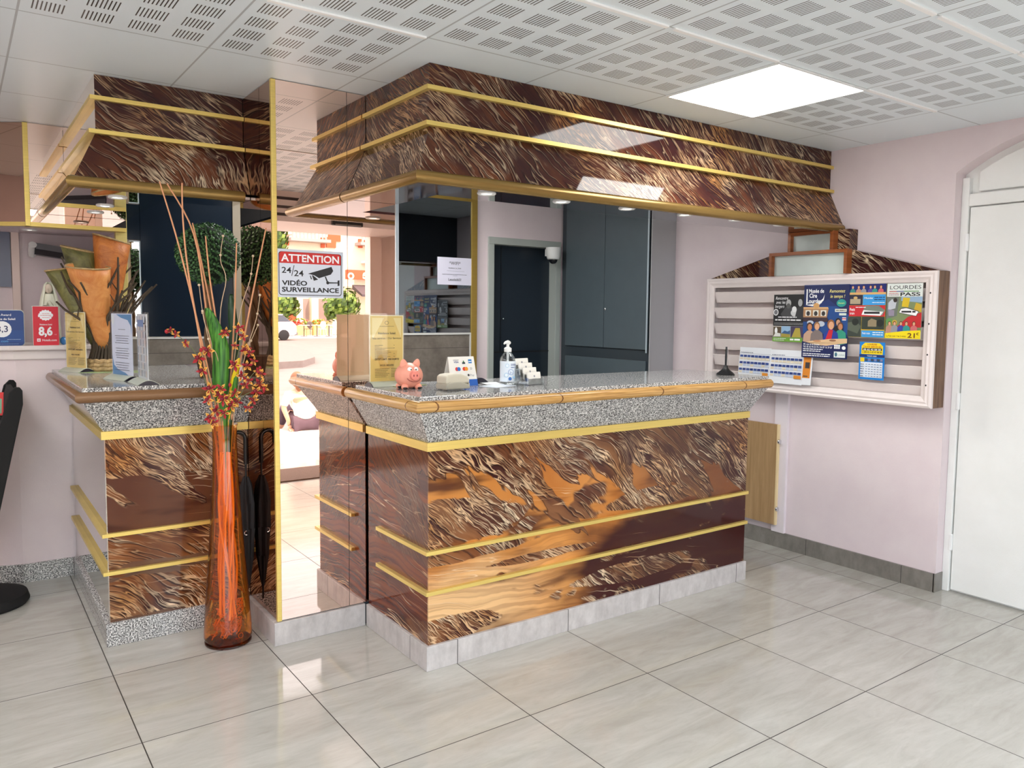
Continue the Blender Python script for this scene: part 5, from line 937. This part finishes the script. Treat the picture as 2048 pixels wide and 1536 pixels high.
b = MB(); pp = [virt(*p) for p in ((520, 772, -13.5), (560, 752, -15.5), (606, 742, -15.8), (630, 730, -17.5), (622, 716, -20.5), (592, 702, -25), (540, 694, -29))]; b.prism([(p.x, p.y, -.2) for p in pp], (0, 0, .22)); b.build('x', PAVE) if False else None
tag(b.build('traffic_island', M('island paving', srgb(108, 100, 98), .85, noise=.08)), 'raised kerbed traffic island in the street, seen in the mirror', 'traffic island') if True else None
CREAM = M('sunlit cream render', srgb(222, 208, 186), .8, noise=.03); SHUT = M('terracotta shutter', srgb(186, 84, 44), .6); GLS = M('dark shop glass', srgb(150, 134, 130), .1); REDP = M('orange red paint', srgb(222, 78, 40), .5)
t = thing('building', 'cream building with terracotta shutters across the street, seen in the mirror', 'building', (20, -47, 0)); YB = -46.0
MB().box(-6, YB-8, -.2, 44, YB, 15).build('wall', CREAM, t)
def vb(p): q = virt(p[0], p[1], YB); return q
def bpanel(name, p0, p1, mat, d=.12, y0=0.0): a, c = vb(p0), vb(p1); return MB().box(min(a.x, c.x), YB-.02+y0, min(a.z, c.z), max(a.x, c.x), YB+d+y0, max(a.z, c.z)).build(name, mat, t)
for x0, x1, y0, y1 in ((559, 577, 482, 491), (641, 649, 475, 496), (652, 671, 474, 496), (716, 724, 478, 496), (728, 742, 480, 493), (604, 616, 380, 420), (652, 671, 380, 425), (700, 722, 380, 430)): bpanel('shutter', (x0, y0), (x1, y1), SHUT)
for x0, x1 in ((602, 617), (634, 658), (672, 694)): bpanel('shop_window', (x0, 597), (x1, 641), GLS, .06)
for x0, x1 in ((588, 601), (618, 632), (660, 670)): bpanel('pillar', (x0, 594), (x1, 648), CREAM, .5)
bpanel('red_pillar', (577, 594), (587, 640), REDP, .4)
for i in range(9):
    xx = 20.0+i*.0
for i in range(6): bpanel('balcony_slab', (560+i*26, 470-i*0), (578+i*26, 466), CREAM, .9) if i in (0,) else None
b = MB(); a, c = vb((724, 496)), vb((752, 524))
for i in range(12): b.box(a.x+i*.24, YB+.88, c.z, a.x+i*.24+.07, YB+.93, a.z)
b.box(a.x-.1, YB, c.z-.15, c.x+2, YB+.95, c.z); b.build('balcony', M('white railing', srgb(236, 232, 226), .5), t)
for k in range(5):                                    # upper balconies that show in the polished floor
    for x0 in (8.5, 13.5, 18.5, 23.5):
        b = MB(); zb = 6.4+k*2.6
        if zb > 13.5: continue
        for i in range(10): b.box(x0+i*.26, YB+.9, zb, x0+i*.26+.09, YB+.95, zb+.95)
        b.box(x0-.1, YB, zb-.2, x0+2.7, YB+1.0, zb); b.build('balcony', M('grey railing', srgb(150, 140, 138), .6), t); MB().box(x0+2.9, YB, zb, x0+3.8, YB+.08, zb+1.7).build('shutter', SHUT, t)
t = thing('shop_awning', 'orange shop sign over a dark canopy across the street, seen in the mirror', 'awning', (23, YB+.6, 3)); a, c = vb((684, 543)), vb((752, 571)); YA = YB+.9
MB().box(a.x, YB+.55, c.z+.35, c.x+3, YA, a.z+.1).build('sign_board', REDP, t); b = MB(); p = vb((698, 570)); q = vb((745, 582)); b.prism([(p.x, YB+.55, p.z), (p.x, YB+2.2, p.z-.7), (p.x, YB+2.2, p.z-.85), (p.x, YB+.55, p.z-.3)], (4, 0, 0)); b.build('canopy_cloth', M('dark awning cloth', srgb(70, 62, 66), .7), t)
print_on(t, 'lettering', (c.x+1.5, YA, c.z+.2), (-1, 0, 0), (0, 0, 1), [('t', 1.72, .30, .95, 'd', (250, 226, 200), 'C', .02), ('t', 2.75, .22, .95, 'e', (250, 226, 200), 'C', .02), ('t', 3.85, .16, .95, 'o', (250, 226, 200), 'C', .02)], .01)
# parked car
cp = virt(546, 680, -38); t = thing('car', 'silver hatchback parked across the street, seen in the mirror', 'car', (cp.x, -38, -.18)); CB = M('silver car paint', srgb(206, 206, 214), .2, .3); CG = M('car glass', srgb(60, 66, 76), .06); x_, y_, z_ = cp.x-.85, -38.0, -.18
sec = [(-2.0, .35, .80, 0), (-1.9, .28, .95, 0), (-1.1, .22, 1.0, 0), (-.75, .22, 1.02, 0), (.9, .22, 1.05, 0), (1.75, .25, 1.05, 0), (1.95, .34, .85, 0)]
def carx(yq): return x_+yq                       # the car stands broadside on
b = MB(); b.loft([[(carx(a), y_-.82, z_+lo), (carx(a), y_+.82, z_+lo), (carx(a), y_+.86, z_+(lo+hi)/2), (carx(a), y_+.78, z_+hi), (carx(a), y_-.78, z_+hi), (carx(a), y_-.86, z_+(lo+hi)/2)] for a, lo, hi, _ in sec]); b.build('body', CB, t, True, bevel=.04)
b = MB(); b.loft([[(carx(a), y_-hw, z_+1.0), (carx(a), y_+hw, z_+1.0), (carx(c_), y_+hw*.86, z_+h_), (carx(c_), y_-hw*.86, z_+h_)] for a, c_, hw, h_ in ((-1.05, -.40, .76, 1.40), (.2, .15, .78, 1.48), (1.72, 1.25, .74, 1.42))]); b.build('cabin_glass', CG, t, bevel=.03)
b = MB(); b.prism([(carx(-.42), y_-.62, z_+1.40), (carx(1.25), y_-.62, z_+1.42), (carx(1.25), y_+.62, z_+1.42), (carx(-.42), y_+.62, z_+1.40)], (0, 0, .07)); b.build('roof', CB, t, bevel=.03)
for wx in (-1.25, 1.2):
    for wy in (-.80, .80):
        b = MB(); b.lathe([(.0, -.09), (.20, -.09), (.30, -.08), (.31, 0), (.30, .08), (.20, .09), (.0, .09)], (0, 0, 0), 20); bmesh.ops.rotate(b.b, verts=b.b.verts[:], cent=(0, 0, 0), matrix=Matrix.Rotation(math.pi/2, 3, 'X')); bmesh.ops.translate(b.b, verts=b.b.verts[:], vec=(carx(wx), y_+wy, z_+.31)); b.build('wheel', BLACK, t, True)
MB().box(carx(1.90), y_-.7, z_+.68, carx(1.97), y_-.45, z_+.86).build('tail_light', M('tail lamp red', srgb(170, 40, 40), .2), t); MB().box(carx(1.90), y_+.45, z_+.68, carx(1.97), y_+.7, z_+.86).build('tail_light', M('tail lamp red', (1, 1, 1)), t); MB().box(carx(1.94), y_-.26, z_+.50, carx(1.98), y_+.26, z_+.62).build('number_plate', WPLAS, t); MB().box(carx(1.90), y_-.8, z_+.28, carx(2.03), y_+.8, z_+.46).build('bumper', M('grey bumper', srgb(110, 104, 106), .5), t)
# cafe tables and chairs, planting
GW = M('white cafe metal', srgb(238, 232, 222), .4); DW = M('dark cafe metal', srgb(80, 66, 66), .5)
def cchair(x, y, z, mat, lab, grp=None):
    t = thing('cafe_chair', lab, 'chair', (x, y, z), 0, grp); MB().box(x-.22, y-.22, z+.43, x+.22, y+.22, z+.47).build('seat', mat, t); b = MB(); b.ell((x, y+.21, z+.72), .2, .03, .24, 14, 8); b.build('backrest', mat, t, True)
    for sx, sy in ((-1, -1), (1, -1), (-1, 1), (1, 1)): MB().tube([(x+sx*.19, y+sy*.19, z+.44), (x+sx*.21, y+sy*.21, z)], .018, 6).build('leg', mat, t)
def ctable(x, y, z, lab):
    t = thing('cafe_table', lab, 'table', (x, y, z)); MB().lathe([(.0, .70), (.36, .70), (.36, .73), (.0, .73)], (x, y, z), 20).build('tabletop', GW, t); MB().tube([(x, y, z), (x, y, z+.70)], .035, 8).build('post', DW, t); MB().lathe([(.24, 0), (.22, .03), (.0, .04)], (x, y, z), 16).build('foot', DW, t)
for pxx, yq, kind, lab in ((608, -41.0, 0, 'white cafe table nearest the parked car, seen in the mirror'), (617, -42.4, 1, 'dark cafe chair behind the white table nearest the parked car, in the mirror'), (634, -41.0, 0, 'middle white cafe table across the street, seen in the mirror'), (644, -42.4, 2, 'white cafe chair between the middle and the right cafe table, in the mirror'), (658, -41.0, 0, 'white cafe table closest to the mirrored sign stand, in the mirror'), (668, -42.4, 2, 'white cafe chair furthest right on the terrace, in the mirror')):
    q = virt(pxx, 660, yq)
    if kind == 0: ctable(q.x, yq, -.10, lab)
    else: cchair(q.x, yq, -.10, DW if kind == 1 else GW, lab)
LV = [M('sunlit leaf %d' % i, srgb(*c), .6) for i, c in enumerate(((84, 112, 40), (116, 140, 56), (50, 76, 30)))]
def bush(c, r, n, lab, name='bush', trunk=False):
    rd = random.Random(int(c[0]*10)); c = Vector(c); t = thing(name, lab, 'plant', (c.x, c.y, -.1)); b = MB()
    for i in range(n):
        d = Vector((rd.gauss(0, 1), rd.gauss(0, 1), rd.gauss(0, 1))).normalized(); q = c+Vector((d.x*r[0], d.y*r[1], d.z*r[2]))*rd.uniform(.55, 1.05); e = d.orthogonal().normalized()*.16; f = d.cross(e)*.8; e = e+d*.06; b.mi = rd.choice((0, 0, 1, 2)); b.face([q-e, q+f, q+e, q-f])
    b.build('foliage', LV, t)
    MB().tube([(c.x, c.y, -.15), (c.x, c.y, c.z-r[2]*.4)], [.14, .08], 8).build('trunk', DKWOOD, t)
for p, y, r, lab in (((560, 612), -43.4, (1.3, .8, 1.1), 'leafy bush left of the red pillar across the street'), ((683, 612), -43.6, (1.3, .8, 1.3), 'leafy bush below the orange shop sign across the street'), ((546, 480), -36.5, (.8, .8, 1.8), 'tree crown beside the gold strip across the street')):
    q = virt(p[0], p[1], y); bush((q.x, y, q.z), r, 700, lab+', seen in the mirror', 'tree' if 'tree' in lab else 'bush')
def planter(pxx, lab, col):
    q = virt(pxx, 652, -43.6); t = thing('flower_box', lab, 'planter', (q.x, -43.6, -.1)); MB().box(q.x-.5, -43.8, -.1, q.x+.5, -43.4, .55).build('box', M('terrace planter', srgb(226, 186, 110), .6), t); rd = random.Random(pxx); b = MB()
    for i in range(90):
        v = Vector((q.x+rd.uniform(-.48, .48), -43.6+rd.uniform(-.2, .2), .55+abs(rd.gauss(0, .18)))); b.mi = rd.choice((0, 1)); b.ell(v, .08, .08, .06, 6, 4)
    b.build('flowers', [RGB(*col), LV[1]], t)
planter(602, 'flower box with red flowers beside the parked car, in the mirror', (214, 60, 50)); planter(640, 'flower box with orange flowers behind the cafe tables, in the mirror', (230, 140, 60))
# person sitting on the kerb outside, back to the room
P0 = virt(609, 873, -2.75); hx, hy, hz = P0.x, -2.75, -.004
t = thing('person', 'person in white shirt and dark trousers sitting outside, seen from behind in the mirror', 'person', (hx, hy, hz)); t.scale = (.85, .85, .85)
SKIN = M('skin', srgb(214, 164, 136), .5); SHIRT = M('white shirt', srgb(240, 236, 230), .8); TROU = M('plum trousers', srgb(84, 66, 78), .8); HAIR = M('brown hair', srgb(126, 84, 56), .6)
def skin_body(name, verts, edges, rad, mat, par, sub=2):
    me = bpy.data.meshes.new(name); me.from_pydata([(Vector(v)-Vector((hx, hy, hz))) for v in verts], edges, []); o = bpy.data.objects.new(name, me); C.objects.link(o); o.parent = par; WM[o] = WM[par]
    md = o.modifiers.new('skin', 'SKIN'); md.use_smooth_shade = True
    for i, r in enumerate(rad): me.skin_vertices[0].data[i].radius = (r, r) if not isinstance(r, tuple) else r
    me.skin_vertices[0].data[0].use_root = True
    sb = o.modifiers.new('subd', 'SUBSURF'); sb.levels = sub; sb.render_levels = sub; me.materials.append(mat); return o
X, Y, Z = hx, hy, hz
V = [(X, Y, Z+.11), (X+.005, Y-.02, Z+.28), (X-.01, Y-.06, Z+.44), (X-.03, Y-.09, Z+.54), (X-.05, Y-.10, Z+.62), (X-.07, Y-.12, Z+.71), (X-.075, Y-.125, Z+.78),
     (X-.20, Y-.10, Z+.52), (X-.27, Y-.12, Z+.34), (X-.22, Y-.05, Z+.15), (X-.21, Y-.05, Z+.07), (X+.14, Y-.12, Z+.52), (X+.21, Y-.22, Z+.36), (X+.14, Y-.40, Z+.34), (X+.10, Y-.46, Z+.34),
     (X-.10, Y-.04, Z+.10), (X-.16, Y-.38, Z+.33), (X-.16, Y-.52, Z+.02), (X-.16, Y-.68, Z-.05), (X+.10, Y-.04, Z+.10), (X+.16, Y-.38, Z+.35), (X+.16, Y-.52, Z+.02), (X+.16, Y-.68, Z-.05)]
E_ = [(0, 1), (1, 2), (2, 3), (3, 4), (4, 5), (5, 6), (3, 7), (7, 8), (8, 9), (9, 10), (3, 11), (11, 12), (12, 13), (13, 14), (0, 15), (15, 16), (16, 17), (17, 18), (0, 19), (19, 20), (20, 21), (21, 22)]
RD_ = [(.15, .11), (.135, .10), (.155, .10), (.12, .085), (.05, .05), (.075, .09), (.06, .07), .06, .042, .032, .03, .06, .042, .034, .03, .105, .072, .045, .04, .105, .072, .045, .04]
skin_body('body', V, E_, RD_, SKIN, t)
Vs = [V[i] for i in (0, 1, 2, 3, 7, 8, 11, 12)]; skin_body('shirt', [(X, Y, Z+.13)]+Vs[1:], [(0, 1), (1, 2), (2, 3), (3, 4), (4, 5), (3, 6), (6, 7)], [(.165, .125), (.155, .12), (.172, .115), (.13, .10), .074, .056, .074, .056], SHIRT, t)
skin_body('trousers', [V[0], V[15], V[16], V[17], V[19], V[20], V[21]], [(0, 1), (1, 2), (2, 3), (0, 4), (4, 5), (5, 6)], [(.16, .12), .115, .082, .056, .115, .082, .056], TROU, t)
b = MB(); b.ell((X-.07, Y-.10, Z+.745), .092, .105, .115, 20, 14); b.tube([(X-.07, Y-.03, Z+.70), (X-.065, Y-.02, Z+.62), (X-.06, Y-.03, Z+.56)], [.06, .05, .02], 10); b.build('hair', HAIR, t, True)
b = MB(); b.ell((X-.165, Y-.14, Z+.73), .014, .022, .03, 10, 8); b.ell((X-.075, Y-.245, Z+.725), .012, .020, .018, 8, 6); b.build('ear_and_nose', SKIN, t, True)
def hand(p, d, sp, mat):
    p, d, sp = Vector(p), Vector(d).normalized(), Vector(sp).normalized(); b = MB(); b.ell(p+d*.04, .040, .026, .040, 12, 8)
    for k in range(4): q = p+d*.07+sp*(k-1.5)*.019; l = (.060, .072, .068, .052)[k]; b.tube([q, q+d*l*.5+Vector((0, 0, -.006)), q+d*l+Vector((0, 0, -.016))], [.0095, .009, .007], 8)
    q = p+d*.02+sp*.035; b.tube([q, q+sp*.025+d*.02, q+sp*.032+d*.048], [.011, .010, .008], 8); b.build('hand', mat, t, True)
hand((X-.21, Y-.05, Z+.055), (.1, .9, -.25), (1, 0, 0), SKIN); hand((X+.10, Y-.46, Z+.345), (-.6, -.6, -.1), (.6, -.6, 0), SKIN)
for s in (-1, 1): b = MB(); b.ell((X+s*.16, Y-.72, Z-.10), .05, .13, .05, 14, 10); b.build('shoe', M('dark shoe', srgb(60, 50, 48), .6), t, True)
